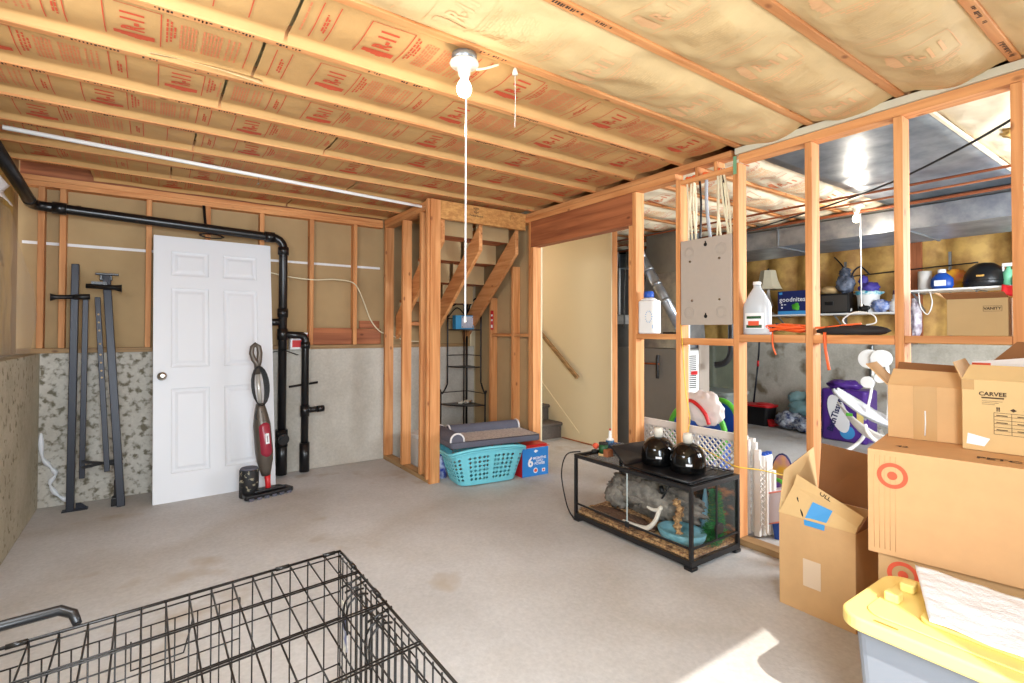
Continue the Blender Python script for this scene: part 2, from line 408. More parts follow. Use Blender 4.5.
def frame(o, x, y):
    """matrix for flat lettering: origin, reading direction, letter-up direction"""
    x = Vector(x).normalized(); y = Vector(y).normalized(); z = x.cross(y)
    m = Matrix((x, y, z)).transposed().to_4x4(); m.translation = Vector(o); return m

def tag(o, label, cat, group=None):
    o['label'] = label; o['category'] = cat
    if group: o['group'] = group
    return o
def thing(name, label, cat, loc=(0, 0, 0), rotz=0., group=None):
    o = bpy.data.objects.new(name, None); COL.objects.link(o); o.empty_display_size = .05
    o.location = loc; o.rotation_euler = (0, 0, rotz); return tag(o, label, cat, group)
def struct(o): o['kind'] = 'structure'; return o
def stuff(o): o['kind'] = 'stuff'; return o
def dup(root, loc=None, rotz=None, label=None, group=None):
    kids = {}
    for ob in list(COL.objects):
        if ob.parent: kids.setdefault(ob.parent.name, []).append(ob)
    def cp(o, par):
        c = o.copy(); COL.objects.link(c)
        if par: c.parent = par
        for ch in kids.get(o.name, []): cp(ch, c)
        return c
    r = cp(root, None)
    if loc is not None: r.location = loc
    if rotz is not None: r.rotation_euler = (0, 0, rotz)
    if label: r['label'] = label
    if group: r['group'] = group
    return r
def arc(c, r, a0, a1, n, plane='xz'):
    out = []
    for k in range(n+1):
        a = R(a0+(a1-a0)*k/n); u, v = r*math.cos(a), r*math.sin(a)
        d = {'xz': (u, 0, v), 'yz': (0, u, v), 'xy': (u, v, 0)}[plane]
        out.append((c[0]+d[0], c[1]+d[1], c[2]+d[2]))
    return out
def smoothpath(pts, n=6):
    P = [Vector(p) for p in pts]; out = []
    for i in range(len(P)-1):
        a = P[max(i-1, 0)]; b = P[i]; c = P[i+1]; d = P[min(i+2, len(P)-1)]
        for k in range(n):
            t = k/n
            out.append(.5*((2*b)+(c-a)*t+(2*a-5*b+4*c-d)*t*t+(3*b-a-3*c+d)*t**3))
    out.append(P[-1]); return out
ORDI = ['first', 'second', 'third', 'fourth', 'fifth', 'sixth', 'seventh', 'eighth', 'ninth', 'tenth', 'eleventh', 'twelfth', 'thirteenth']
# ================================================================== SETTING
XL, XP, XQ, YB, XR, YF = -.67, 2.95, 3.04, 5.05, 7.3, -.55
CONC = 1.13
def S(mb, name, m, **k): return struct(mb.build(name, m, **k))

S(MB().box(-.9, 7.5, -.61, 7.2, -.12, 0), 'floor', 'floor')
S(MB().box(-.9, 7.5, -.61, 7.2, 2.67, 2.72), 'ceiling', 'dwood_x')
# left wall: poured concrete with a framed, insulated and film-covered upper half
S(MB().box(-.87, XL, YF, YB, 0, CONC), 'wall_left', 'conc_l', bevel=.006)
w = MB(); w.box(-.90, -.80, YF, YB, CONC, 2.67)
S(w, 'wall_left', 'fiber')
# back wall
S(MB().box(-.87, 3.02, YB, YB+.2, 0, CONC), 'wall_back', 'conc', bevel=.006)
S(MB().box(-.90, 3.02, YB+.09, YB+.13, CONC, 2.67), 'wall_back', 'fiber')
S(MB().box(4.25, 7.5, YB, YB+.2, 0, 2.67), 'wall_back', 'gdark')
# window wall behind the camera, with its glazed door opening
w = MB(); w.box(-.9, .1, -.61, YF, 0, 2.67); w.box(1.2, 7.5, -.61, YF, 0, 2.67); w.box(.1, 1.2, -.61, YF, 2.05, 2.67)
S(w, 'wall_front', 'conc_l')
# right wall of the utility side
S(MB().box(XR, XR+.2, YF, YB, 0, 1.17), 'wall_right', 'conc_u', bevel=.006)
def insul_wall(u, v):
    y = YF+u*(YB-YF); z = 1.17+v*1.5
    k = abs(math.sin(math.pi*((y-.3)/.41)))
    return Vector((XR+.10-.07*k+.02*noise.noise(Vector((y*4, z*4, 0))), y, z))
S(MB().grid(150, 24, insul_wall), 'wall_right', 'insul')
S(MB().box(XR+.14, XR+.2, YF, YB, 1.17, 2.67), 'wall_right', 'fiber')
# stair hall walls
S(MB().box(4.13, 4.145, 3.98, 7.1, 0, 2.67), 'wall_stair', 'drywall')
S(MB().box(3.04, 3.055, 3.845, 7.1, 0, 2.67), 'wall_stair', 'drywall')
S(MB().box(3.0, 4.2, 7.1, 7.15, 0, 2.67), 'wall_stair', 'drywall')
S(MB().box(3.033, 3.0395, 4.01, 5.05, 0, 2.44), 'wall_closet', 'fiber')
# sloping skirt trim on the stair wall
S(MB().beam((4.125, 4.49, .10), (4.125, 6.2, 1.42), .012, .018, up=(0, -.6, .8)), 'trim_1', 'drywall')
S(MB().box(4.118, 4.13, 3.99, 4.80, 0, .012), 'trim_2', 'dwood_y')
# sill plates
S(MB().box(-.80, 1.93, YB, YB+.089, CONC, CONC+.036), 'trim_3', 'pwood_x', bevel=.002)
S(MB().box(2.035, 2.945, YB, YB+.089, CONC, CONC+.036), 'trim_4', 'pwood_x', bevel=.002)

# ------------------------------------------------------------------ framing lumber, every stick a thing
def stick(name, label, cat, x0, x1, y0, y1, z0, z1, ax='z', group=None, m='wood_', stamps=False):
    o = MB().box(x0, x1, y0, y1, z0, z1).build(name, m+ax, bevel=.003)
    tag(o, label, cat, group); return o

bx = [-.675, -.555, -.03, .38, .80, 1.23, 1.645]
for i, x in enumerate(bx):
    stick('wall_stud', ['corner stud of the back wall next to the filmed insulation', 'back wall stud behind the left black rack post',
        'back wall stud just left of the white door', 'back wall stud seen above the middle of the white door',
        'back wall stud above the right edge of the white door, behind the black pipe bend', 'back wall stud just right of the black drain pipes',
        'back wall stud nearest the stair closet, over the reddish board'][i], 'stud', x-.019, x+.019, YB, YB+.085, CONC+.037, 2.358)
stick('top_plate', 'lower orange top plate lying on the back wall studs', 'beam', -.80, 1.93, YB, YB+.088, 2.359, 2.397, 'x')
stick('top_plate', 'upper orange top plate of the back wall under the joists', 'beam', -.80, 1.93, YB, YB+.088, 2.398, 2.436, 'x')
stick('rim_board', 'reddish rim board standing above the back wall plates', 'beam', -.80, 1.93, YB+.04, YB+.08, 2.44, 2.66, 'x', m='dwood_')
b = MB()
b.box(1.253, 1.62, YB+.02, YB+.06, CONC+.04, CONC+.20); b.box(1.67, 1.92, YB+.02, YB+.06, CONC+.04, CONC+.195); b.box(1.71, 1.92, YB+.062, YB+.085, CONC+.2, CONC+.275)
o = b.build('lumber_offcut', 'dwood_x', bevel=.003); tag(o, 'reddish boards lying on the concrete ledge between the studs', 'board')
o = MB().box(-.79, 1.93, YB+.087, YB+.0895, 1.940, 1.962).build('seam_tape', 'paper'); tag(o, 'white taped seam running level across the tan back wall sheathing', 'tape')

# partition between the rooms
ps = [(2.59, 2.627), (2.198, 2.236), (1.773, 1.811), (1.343, 1.381), (.928, .966), (.511, .549)]
pl = ['partition stud between the door opening and the white detergent bottle', 'partition stud along the left edge of the grey electrical panel',
      'partition stud along the right edge of the grey electrical panel', 'partition stud where the orange cord hangs, right of the water jug',
      'partition stud above the small open box, left of the box on the rail', 'rightmost partition stud at the edge of the photo']
for i, (a, b_) in enumerate(ps): stick('partition_stud', pl[i], 'stud', XP, XQ, a, b_, .040, 2.349)
stick('trimmer_stud', 'trimmer stud under the right end of the big header', 'stud', XP, XQ, 2.629, 2.664, .0, 2.103)
stick('trimmer_stud', 'trimmer stud under the left end of the big header beside the stair closet', 'stud', XP, XQ, 3.85, 3.886, 0, 2.103)
stick('king_stud', 'tall stud at the closet side of the door opening', 'stud', XP, XQ, 3.888, 3.926, 0, 2.349)
stick('door_header', 'wide reddish header beam over the door opening to the stairs', 'beam', XP-.004, XQ, 2.629, 3.886, 2.105, 2.348, 'y', m='dwood_')
stick('bottom_plate', 'treated bottom plate under the partition studs', 'beam', XP, XQ, YF+.01, 2.664, 0, .038, 'y', m='pwood_')
stick('top_plate', 'orange top plate running along the whole partition', 'beam', XP, XQ, 2.238, 5.04, 2.351, 2.397, 'y')
stick('top_plate', 'orange top plate above the shelf bays of the partition', 'beam', XP, XQ, YF+.01, 1.771, 2.351, 2.397, 'y')
stick('top_plate', 'second top plate above the door opening of the partition', 'beam', XP, XQ, 1.82, 5.04, 2.398, 2.438, 'y')
o = MB().box(XP-.012, XQ, YF+.01, 1.79, 2.398, 2.436).build('shim_strip', mat('pale_grey_steel', srgb(206, 200, 178), .6), bevel=.002)
tag(o, 'pale grey strip lying on the partition plate under the batts', 'strip')
stick('cable_block', 'notched orange block above the grey electrical panel', 'block', XP, XQ, 1.812, 2.197, 2.305, 2.335, 'y')
for k, y in enumerate((1.93, 2.07)):
    stick('spacer_block', ['right small spacer block above the panel cables', 'left small spacer block above the panel cables'][k], 'block', XP, XQ, y-.012, y+.012, 2.336, 2.397)
o = MB().box(XP-.006, XP-.001, 1.783, 1.803, 2.28, 2.39).build('plate_strap', mat('pale_green', srgb(120, 170, 130), .6)); tag(o, 'green strap at the top of the stud right of the electrical panel', 'strap')
bl = [(2.238, 2.589, 1.247, 1.285), (1.812, 2.197, 1.214, 1.258), (1.382, 1.772, 1.240, 1.285), (.967, 1.342, 1.240, 1.285), (.550, .927, 1.250, 1.285)]
bn = ['wood block shelf carrying the white detergent bottle', 'wood block below the grey electrical panel', 'wood block shelf carrying the clear water jug',
      'wood block shelf carrying the black pouch', 'wood block shelf under the cardboard box at far right']
for (a, b_, z0, z1), l in zip(bl, bn): stick('blocking', l, 'block', XP, XQ, a, b_, z0, z1, 'y')

# under-stair closet
for i, (a, b_) in enumerate([(5.005, 5.045), (4.56, 4.60), (4.16, 4.20)]):
    stick('closet_stud', ['closet side stud against the concrete back wall', 'middle stud of the closet side wall', 'closet side stud just behind the corner post'][i],
          'stud', 1.94, 2.03, a, b_, .039, 2.359)
b = MB(); b.box(1.94, 2.035, 3.971, 4.010, 0.0, 2.44)
tag(b.build('corner_post', 'wood_z', bevel=.003), 'bright corner post at the front of the stair closet', 'post')
b = MB(); b.box(1.915, 1.9385, 3.985, 4.02, .039, 2.44)
tag(b.build('corner_post', 'wood_z', bevel=.003), 'darker narrow post standing against the closet corner post', 'post')
stick('bottom_plate', 'treated bottom plate of the closet side wall', 'beam', 1.94, 2.03, 4.012, 5.04, 0, .038, 'y', m='pwood_')
stick('top_plate', 'lower top plate of the closet side wall', 'beam', 1.94, 2.03, 4.012, 5.045, 2.360, 2.398, 'y')
stick('top_plate', 'upper top plate of the closet side wall', 'beam', 1.94, 2.03, 4.012, 5.045, 2.399, 2.437, 'y')
b = MB(); b.box(2.036, 2.949, 3.971, 4.009, 2.279, 2.438)
hd = b.build('closet_header', mat('strand_board', srgb(222, 168, 100), .8, vscale=22, col2=srgb(190, 130, 72), stretch=(1, 1, 2)), bevel=.003)
tag(hd, 'strand board header with a black stamp above the stair closet', 'beam')
st = MB()
for k, t in enumerate(('=|||=', '=||=', 'TimberStrand')):
    st.text(t, frame((2.39, 3.9695, 2.41-.032*k), (1, 0, 0), (0, 0, 1)), .032 if k < 2 else .026, bold=.02)
st.tube([(2.78+.03*math.cos(a/3)*(1-a/18), 3.9695, 2.37+.03*math.sin(a/3)) for a in range(12)], .0012, 4)
sp = st.build('stamp', 'stamp', None, center=False); sp.parent = hd; sp.location = -hd.location
# closet right side wall, its studs cut under the stair slope
for i, (a, b_, z) in enumerate([(4.587, 4.625, 1.66), (4.173, 4.212, 1.95)]):
    stick('closet_stud', ['short closet stud below the lower part of the stair slope', 'taller closet stud below the upper part of the stair slope'][i],
          'stud', XP, XQ-.009, a, b_, 0, z)
stick('blocking', 'block between the short closet studs and the jamb', 'block', XP+.005, XQ-.012, 3.928, 4.172, 1.249, 1.279, 'y')
stick('blocking', 'block between the two short closet studs', 'block', XP+.005, XQ-.012, 4.213, 4.586, 1.249, 1.279, 'y')
# stair stringers seen from below
def stringer(x, zt, lab):
    y0, y1 = 5.03, 4.02; zz = lambda y: zt+.86*(4.79-y)
    o = MB().prism([(y0, zz(y0)-.235), (y0, zz(y0)), (y1, zz(y1)), (y1, zz(y1)-.235)], 'x', x-.019, x+.019).build('stair_stringer', 'wood_y', bevel=.003)
    tag(o, lab, 'stringer')
stringer(2.08, 1.66, 'left stair stringer seen through the closet side studs')
stringer(2.47, 1.62, 'middle stair stringer sloping across the closet ceiling')
stringer(2.88, 1.62, 'right stair stringer against the closet wall')
for k in range(5):
    y = 4.147+.226*k; z1 = 2.36-.19*k
    b = MB(); b.box(2.105, 2.45, y-.012, y, z1-.19, z1); b.box(2.492, 2.86, y-.012, y, z1-.19, z1)
    r = b.build('stair_tread', 'fiber'); tag(r, '%s tan riser and tread from the top, seen from below in the closet' % ORDI[k], 'stair step', None)
    b = MB(); b.box(2.105, 2.45, y, y+.226-.013, z1-.19, z1-.165); b.box(2.492, 2.86, y, y+.226-.013, z1-.19, z1-.165)
    q = b.build('tread_board', 'dwood_x', None, center=False); q.parent = r; q.location = -r.location
stick('closet_cross_block', 'level block between stringers low in the closet', 'block', 2.10, 2.45, 4.99, 5.03, 1.36, 1.40, 'x')

# carpeted stairs going up beyond the opening
for k in range(7):
    y = 4.82+.245*k; z = .19*(k+1)
    pts = [(y, max(0, z-.19)), (y, z-.045), (y-.02, z-.04), (y-.03, z-.02), (y-.022, z-.004), (y-.005, z), (y+.245, z), (y+.245, max(0, z-.19))]
    o = MB().prism(pts, 'x', 3.056, 4.128).build('carpeted_step', 'carpet')
    tag(o, ['bottom grey carpeted step at the stair foot', 'second grey carpeted step from the floor', 'third grey carpeted step, hidden behind the jamb', 'fourth grey carpeted step up', 'fifth grey carpeted step up',
            'sixth grey carpeted step up', 'seventh grey carpeted step up'][k], 'step')
    if k > 3: pass
t = thing('handrail', 'brown wooden handrail sloping down the cream stair wall', 'handrail')
MB().beam((4.06, 4.45, .765), (4.06, 6.3, 2.15), .04, .045, up=(0, -.6, .8)).build('rail', 'pwood_y', t, bevel=.008)
for y in (4.7, 5.6): MB().tube([(4.06, y, .765+.7486*(y-4.45)-.02), (4.075, y, .765+.7486*(y-4.45)-.05), (4.129, y, .765+.7486*(y-4.45)-.06)], .006).build('bracket', 'bmetal', t)
stick('wall_end_stud', 'orange end stud of the cream stair wall', 'stud', 4.1455, 4.234, 3.985, 4.023, 0, 2.43)

# ------------------------------------------------------------------ ceiling joists and batts
JY = [-.30, .12, .53, .935, 1.35, 1.77, 2.19, 2.62, 3.03, 3.44, 3.85, 4.26, 4.67]
for i, y in enumerate(JY):
    t = thing('ceiling_joist', '%s ceiling joist counted from the back wall, running over both rooms' % ORDI[len(JY)-1-i], 'joist', (3.2, y, 2.4402))
    MB().box(-4.05, 4.2, -.019, .019, 0, .225).build('beam', 'wood_x', t, bevel=.003)
    sm = MB(); rr = random.Random(i)
    x = -3.8
    while x < -.3:
        if rr.random() < .75 and not (i in (3, 4, 5) and x > -1.6):
            wd = rr.uniform(.05, .22); n = max(3, int(wd/.012))
            for q in range(n):
                if rr.random() < .8: sm.box(x+q*.012, x+q*.012+rr.uniform(.004, .009), -.009, rr.uniform(-.003, .008), -.0008, -.0003)
        x += rr.uniform(.14, .4)
    sm.build('stamp', 'stamp', t)

def batt_z(x, y, y0, y1, style, seed):
    v = (y-y0)/(y1-y0)
    e = min(v, 1-v)
    wr = noise.noise(Vector((x*3.1+seed*7, y*6.3, seed)))
    if style == 'flat':      # recessed, flanges stapled to the joist sides
        z = 2.447+.027*min(1, e/.05)-.012*math.sin(math.pi*v)+.008*wr
    else:                    # pillowy
        z = 2.452+.012*min(1, e/.05)-.052*math.sin(math.pi*v)**.6+.022*wr*min(1, e/.12)
        z += .012*noise.noise(Vector((x*7+y*4, y*9-x*2, seed+5)))*min(1, e/.12)
    return z

def print_batt(mb, x0, x1, y0, y1, f, flip, phase):
    """printed facing: frames, logo, R-value and columns of small text"""
    ym = (y0+y1)/2; sg = -1 if flip else 1
    def P(x, y): return Vector((x, y, f(x, y)-.0035))
    def strip(xc, w, ya, yb, mi):
        if xc-w/2 < x0+.01 or xc+w/2 > x1-.01: return
        n = max(1, int(abs(yb-ya)/.035))
        for k in range(n):
            a = ya+(yb-ya)*k/n; b_ = ya+(yb-ya)*(k+1)/n
            mb.quad([P(xc-w/2, a), P(xc+w/2, a), P(xc+w/2, b_), P(xc-w/2, b_)], mi)
    rr = random.Random(int(x0*100+y0*1000))
    x = x0+phase-.65
    h = (y1-y0)/2-.045
    while x < x1+.3:
        strip(x-.09, .004, ym-h, ym+h, 0); strip(x+.085, .004, ym-h, ym+h, 0)
        strip(x+.385*1.0, .004, ym-h, ym+h, 0); strip(x+.445, .004, ym-h, ym+h, 0)
        # thin rule joining the frame lines
        for yy in (ym-h,):
            n = 6
            for k in range(n):
                a = x-.09+.175*k/n; b_ = x-.09+.175*(k+1)/n
                if a > x0 and b_ < x1: mb.quad([P(a, yy), P(b_, yy), P(b_, yy+.003), P(a, yy+.003)], 0)
        if x0+.1 < x < x1-.1:
            m = frame((x, ym-sg*.028, 0), (0, -sg, 0), (-sg, 0, 0))
            mb.text('R-11', m, .10, 0, sx=.72, bold=.03, fn=lambda p: P(p.x, p.y))
            # house-shaped solid mark with a notch, on the far side
            for q in range(6):
                a = -.065+.13*q/6
                hh = .05*(1-.35*abs(a)/.065)
                mb.quad([P(x+a, ym+sg*.062), P(x+a+.0217, ym+sg*.062), P(x+a+.0217, ym+sg*(.062+hh)), P(x+a, ym+sg*(.062+hh))], 0)
        for c, (u, top, bot, mi) in enumerate([(.105, .9, -.5, 0), (.118, .8, -.4, 0), (.13, .55, -.1, 0)]+[(.15+.012*q, .8, -.7, 1) for q in range(5)]+
                 [(.225+.012*q, .8, -.7, 1) for q in range(6)]+[(.31+.018*q, .8, -.75, 1) for q in range(3)]+[(.415, .5, -.4, 0), (.425, .3, -.5, 0)]):
            y = ym+h*sg*bot*-1; ye = ym-h*sg*top
            a = y; d = -sg
            while (ye-a)*d > 0:
                L_ = rr.uniform(.012, .035); strip(x+u, .0065, a, a+d*min(L_, abs(ye-a)), mi); a += d*(L_+.006)
        x += .65

for i in range(len(JY)):
    y0 = JY[i]+.0195; y1 = (JY[i+1]-.0195) if i+1 < len(JY) else YB-.002
    if y1 < .0: continue
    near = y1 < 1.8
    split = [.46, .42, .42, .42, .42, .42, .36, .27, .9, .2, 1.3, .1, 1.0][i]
    segs = [(-.80, split-.006), (split+.006, 2.94)] if not near else [(-.80, 2.94)]
    row = ORDI[len(JY)-1-i]
    for s, (xa, xb) in enumerate(segs):
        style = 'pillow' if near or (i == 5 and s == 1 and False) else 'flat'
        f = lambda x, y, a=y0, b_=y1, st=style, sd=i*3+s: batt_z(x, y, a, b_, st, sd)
        if i == len(JY)-1 and s == 0: xa = -.38      # short last batt leaves the corner bay open
        nx, ny = int((xb-xa)/.025), 26
        g = MB().grid(nx, ny, lambda u, v: Vector((xa+u*(xb-xa), y0+v*(y1-y0), f(xa+u*(xb-xa), y0+v*(y1-y0)))))
        t = thing('insulation_batt', 'paper-faced insulation batt in the %s ceiling bay from the back wall%s' % (row, '' if near else (', left piece' if s == 0 else ', right piece')),
                  'insulation', (xa, (y0+y1)/2, 2.45))
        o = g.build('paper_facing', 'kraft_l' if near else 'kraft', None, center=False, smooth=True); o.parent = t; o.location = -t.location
        pm = MB()
        print_batt(pm, xa, xb, y0+.02, y1-.02, f, (i in (5,) and s == 0) , [.2, .5, .05, .3, .37, .52 if s == 0 else .33, .08 if s == 0 else .31, .25 if s == 0 else .46, .6, .3, .45, .2, .5][i]+(0 if s else 0))
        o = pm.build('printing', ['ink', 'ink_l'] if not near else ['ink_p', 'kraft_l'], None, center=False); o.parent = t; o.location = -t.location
        # glass fibre body above the paper
        b = MB().box(xa, xb, y0, y1, 2.52, 2.66); o = b.build('fibre_core', 'fibre', None, center=False); o.parent = t; o.location = -t.location
# a paper flange torn loose
fl = MB().grid(20, 2, lambda u, v: Vector((-.02+u*.42, 2.60-.05*math.sin(u*3.14)*1-.02*v-.03*u, 2.452-.012*math.sin(u*3.1)-.03*v*u)))
tag(fl.build('loose_paper_flange', 'kraft_l', solid=.001), 'pale strip of insulation paper hanging loose from a joist at upper left', 'paper strip')
# utility-side batts
for i in range(3, len(JY)):
    y0 = JY[i]+.0195; y1 = (JY[i+1]-.0195) if i+1 < len(JY) else YB-.002
    f = lambda x, y: batt_z(x, y, y0, y1, 'pillow', i+30)+.01
    if i in (3, 4): continue
    g = MB().grid(150, 20, lambda u, v: Vector((3.05+u*4.2, y0+v*(y1-y0), f(3.05+u*4.2, y0+v*(y1-y0)))))
    t = thing('insulation_batt', 'whitish wrinkled batt on the utility side, %s bay from the back wall' % ORDI[len(JY)-1-i], 'insulation', (3.05, (y0+y1)/2, 2.45))
    o = g.build('paper_facing', 'kraft_w', None, center=False, smooth=True); o.parent = t; o.location = -t.location
    pm = MB(); print_batt(pm, 3.06, 5.2, y0+.02, y1-.02, f, False, .2+.13*i)
    o = pm.build('printing', ['ink_l', 'ink_p'], None, center=False); o.parent = t; o.location = -t.location
for k, i in enumerate((0, 1, 2)):
    y0 = JY[i]+.0195; y1 = JY[i+1]-.0195
    f = lambda x, y: batt_z(x, y, y0, y1, 'pillow', i+50)+.01
    g = MB().grid(150, 20, lambda u, v: Vector((3.05+u*4.2, y0+v*(y1-y0), f(3.05+u*4.2, y0+v*(y1-y0)))))
    t = thing('insulation_batt', ['utility side batt farthest right, outside the sheet metal', 'utility side batt next to the far right one', 'whitish torn batt right of the sheet metal panel'][k], 'insulation', (3.05, (y0+y1)/2, 2.45))
    o = g.build('paper_facing', 'kraft_w', None, center=False, smooth=True); o.parent = t; o.location = -t.location
    if k == 2:
        tr = MB(); tr.blob((3.95, .72, 2.425), .10, .05, .012, .3, 4, 3); o = tr.build('torn_patch', 'insul', None, center=False); o.parent = t; o.location = -t.location
# panned return duct: flat sheet metal nailed under two bays
t = thing('sheet_metal_pan', 'shiny flat sheet metal nailed under the joists of the utility side', 'duct', (3.06, .93, 2.425))
MB().grid(40, 12, lambda u, v: Vector((u*4.1, -.02+v*.88, .006+.003*noise.noise(Vector((u*14, v*5, 0)))))).build('sheet', 'galv', t, solid=.002)
MB().box(0, 4.1, -.035, -.02, 0, .02).build('folded_edge', 'kraft_w', t)
# ================================================================== MAIN ROOM THINGS
# ---- white six-panel door leaning on the back wall
t = thing('door_leaf', 'white six-panel door leaning unhung against the concrete wall', 'door', (.016, 4.664, 0), R(3.2))
LEAN = Matrix.Rotation(R(-7.4), 4, 'X')
W, H = .855, 2.075
xs = [0, .115, .375, .480, .740, W]; zs = [0, .21, .855, 1.02, 1.655, 1.755, 1.955, H]
b = MB(); L_ = lambda x, y, z: LEAN @ Vector((x, y, z))
for i in range(5):
    for j in range(7):
        if i in (1, 3) and j in (1, 3, 5): continue
        for yy in (0, .036): b.quad([L_(xs[i], yy, zs[j]), L_(xs[i+1], yy, zs[j]), L_(xs[i+1], yy, zs[j+1]), L_(xs[i], yy, zs[j+1])])
b.quad([L_(0, 0, 0), L_(0, .036, 0), L_(0, .036, H), L_(0, 0, H)]); b.quad([L_(W, 0, 0), L_(W, .036, 0), L_(W, .036, H), L_(W, 0, H)])
b.quad([L_(0, 0, 0), L_(0, .036, 0), L_(W, .036, 0), L_(W, 0, 0)]); b.quad([L_(0, 0, H), L_(0, .036, H), L_(W, .036, H), L_(W, 0, H)])
b.build('slab', 'white', t, weld=True)
for i in (1, 3):
    for j in (1, 3, 5):
        b = MB(); lv = [(0, 0), (.004, .007), (.016, .011), (.026, .011), (.046, .003)]
        for yb_, sg in ((0, 1), (.036, -1)):
            loops = [[L_(xs[i]+o_, yb_+sg*d_, zs[j]+o_), L_(xs[i+1]-o_, yb_+sg*d_, zs[j]+o_), L_(xs[i+1]-o_, yb_+sg*d_, zs[j+1]-o_), L_(xs[i]+o_, yb_+sg*d_, zs[j+1]-o_)] for o_, d_ in lv]
            for a_, c_ in zip(loops, loops[1:]):
                for q in range(4): b.quad([a_[q], a_[(q+1) % 4], c_[(q+1) % 4], c_[q]])
            b.quad(loops[-1])
        b.build('panel', 'white', t, weld=True)
k = MB(); k.lathe([(.030, 0), (.032, .006), (.014, .012), (.012, .03), (.026, .042), (.031, .055), (.026, .068), (.012, .073)], n=24,
    mtx=LEAN @ Matrix.Translation((.055, 0, .955)) @ Matrix.Rotation(R(90), 4, 'X'))
k.build('door_knob', 'chrome', t)
# coil of dark wire on the door top
c = MB(); c.tube(smoothpath([(.40+.085*math.cos(a*.9)+.01*math.sin(a*3), 4.965+.012*math.sin(a), 2.078+.018*math.sin(a*.9)+.018) for a in range(26)], 4), .004, 6)
tag(c.build('wire_coil', 'bmetal'), 'small coil of dark wire lying on top of the white door', 'wire')

# ---- black steel rack halves
def holed(b, p0, p1, w, d, mi=0):
    b.beam(p0, p1, w, d, mi, up=(0, 1, 0))
t = thing('steel_rack_upright', 'black steel rack upright standing straight, nearer the left corner', 'rack part', (-.47, 4.86, 0))
b = MB(); b.beam((0, 0, .0), (.0, .10, 1.79), .045, .05, up=(0, 1, 0)); b.build('outer_post', 'slate', t, bevel=.004)
b = MB(); b.beam((.062, .015, .22), (.062, .09, 1.57), .034, .03, up=(0, 1, 0)); b.build('inner_post', 'slate', t, bevel=.003)
b = MB()
for z in (.98, 1.02, 1.06, 1.12, 1.18, 1.27, 1.32, 1.36, 1.42, 1.46): b.cyl((.062, -.006+.055*z, z), (.062, .0035+.055*z, z), .007, n=8)
b.build('adjustment_hole', 'fiber', t)
b = MB(); b.tube([(.0, .05, 1.545), (-.10, .05, 1.540), (-.128, .05, 1.538), (-.130, .05, 1.538)], [.016, .016, .026, .03], 12); b.tube([(.0, .05, 1.545), (.09, .05, 1.55)], .02, 12); b.build('peg', 'black', t)
b = MB(); b.box(-.045, .10, -.03, .03, 0, .008); b.prism([(.03, .008), (.10, .008), (.06, .05), (.03, .05)], 'y', -.004, .004); b.build('foot_plate', 'slate', t)
b = MB(); b.beam((.06, -.0, .30), (.30, -.005, .335), .014, .02); b.beam((.06, -.0, .345), (.30, -.005, .29), .014, .02); b.build('brace', 'bmetal', t)
t = thing('steel_rack_upright', 'black steel rack upright leaning left against the back wall beside the straight one', 'rack part', (-.175, 4.80, 0))
b = MB(); b.beam((0, -.02, .0), (-.115, .17, 1.72), .05, .045, up=(0, 1, 0)); b.build('outer_post', 'slate', t, bevel=.004)
b = MB(); b.beam((-.085, .015, .26), (-.165, .15, 1.55), .034, .03, up=(0, 1, 0)); b.build('inner_post', 'slate', t, bevel=.003)
b = MB()
for z in (.95, 1.0, 1.06, 1.12, 1.2, 1.3, 1.36, 1.42): b.cyl((-.069-.0615*z, -.03+.105*z, z), (-.069-.0615*z, -.022+.105*z, z), .007, n=8)
b.build('adjustment_hole', 'fiber', t)
b = MB(); b.tube([(-.23, .11, 1.63), (-.06, .10, 1.625), (-.02, .10, 1.62), (-.018, .10, 1.62)], [.018, .018, .03, .034], 12); b.box(-.20, -.11, .10, .13, 1.625, 1.665); b.build('peg', 'black', t)
b = MB(); b.box(-.18, -.04, .14, .2, 1.72, 1.735); b.box(-.155, -.08, .15, .19, 1.68, 1.72); b.build('top_plate', 'black', t, bevel=.003)
b = MB(); b.box(-.045, .012, .01, .06, .06, .19); b.box(-.06, .0, .0, .08, 0, .06); b.build('foot_block', 'black', t, bevel=.004)

# ---- black drain pipe
t = thing('drain_pipe', 'black plastic drain pipe running below the joists and down beside the white door', 'pipe', (.955, 4.93, 0))
O = (.955, 4.93, 0)
def loc(pts): return [(p[0]-O[0], p[1]-O[1], p[2]-O[2]) for p in pts]
b = MB(); b.tube(loc([(-.705, 2.9, 2.38), (-.705, 4.86, 2.195)]+[(-.705+.07*(1-math.cos(a)), 4.86+.07*math.sin(a), 2.190) for a in (.5, 1.0)]+[(-.61, 4.93, 2.188), (.86, 4.93, 2.13)]+
    [(.865+.09*math.sin(a), 4.93, 2.04+.09*math.cos(a)) for a in (.3, .7, 1.1, 1.4)]+[(.955, 4.93, 2.02), (.955, 4.93, .03)]), .036, 16)
b.build('main_pipe', 'abs', t)
for p, q, r in (((.80, 4.93, 2.13), (.88, 4.93, 2.13), .046), ((.955, 4.93, 1.98), (.955, 4.93, 2.05), .046), ((-.705, 4.76, 2.204), (-.705, 4.84, 2.197), .0385), ((-.60, 4.93, 2.188), (-.52, 4.93, 2.185), .044),
        ((.955, 4.93, 1.42), (.955, 4.93, 1.50), .045), ((.955, 4.93, 1.22), (.955, 4.93, 1.32), .045), ((.955, 4.93, .02), (.955, 4.93, .34), .047), ((.955, 4.93, .27), (.955, 4.93, .42), .051)):
    b = MB(); b.cyl(loc([p])[0], loc([q])[0], r, n=18); b.build('coupling', 'abs', t)
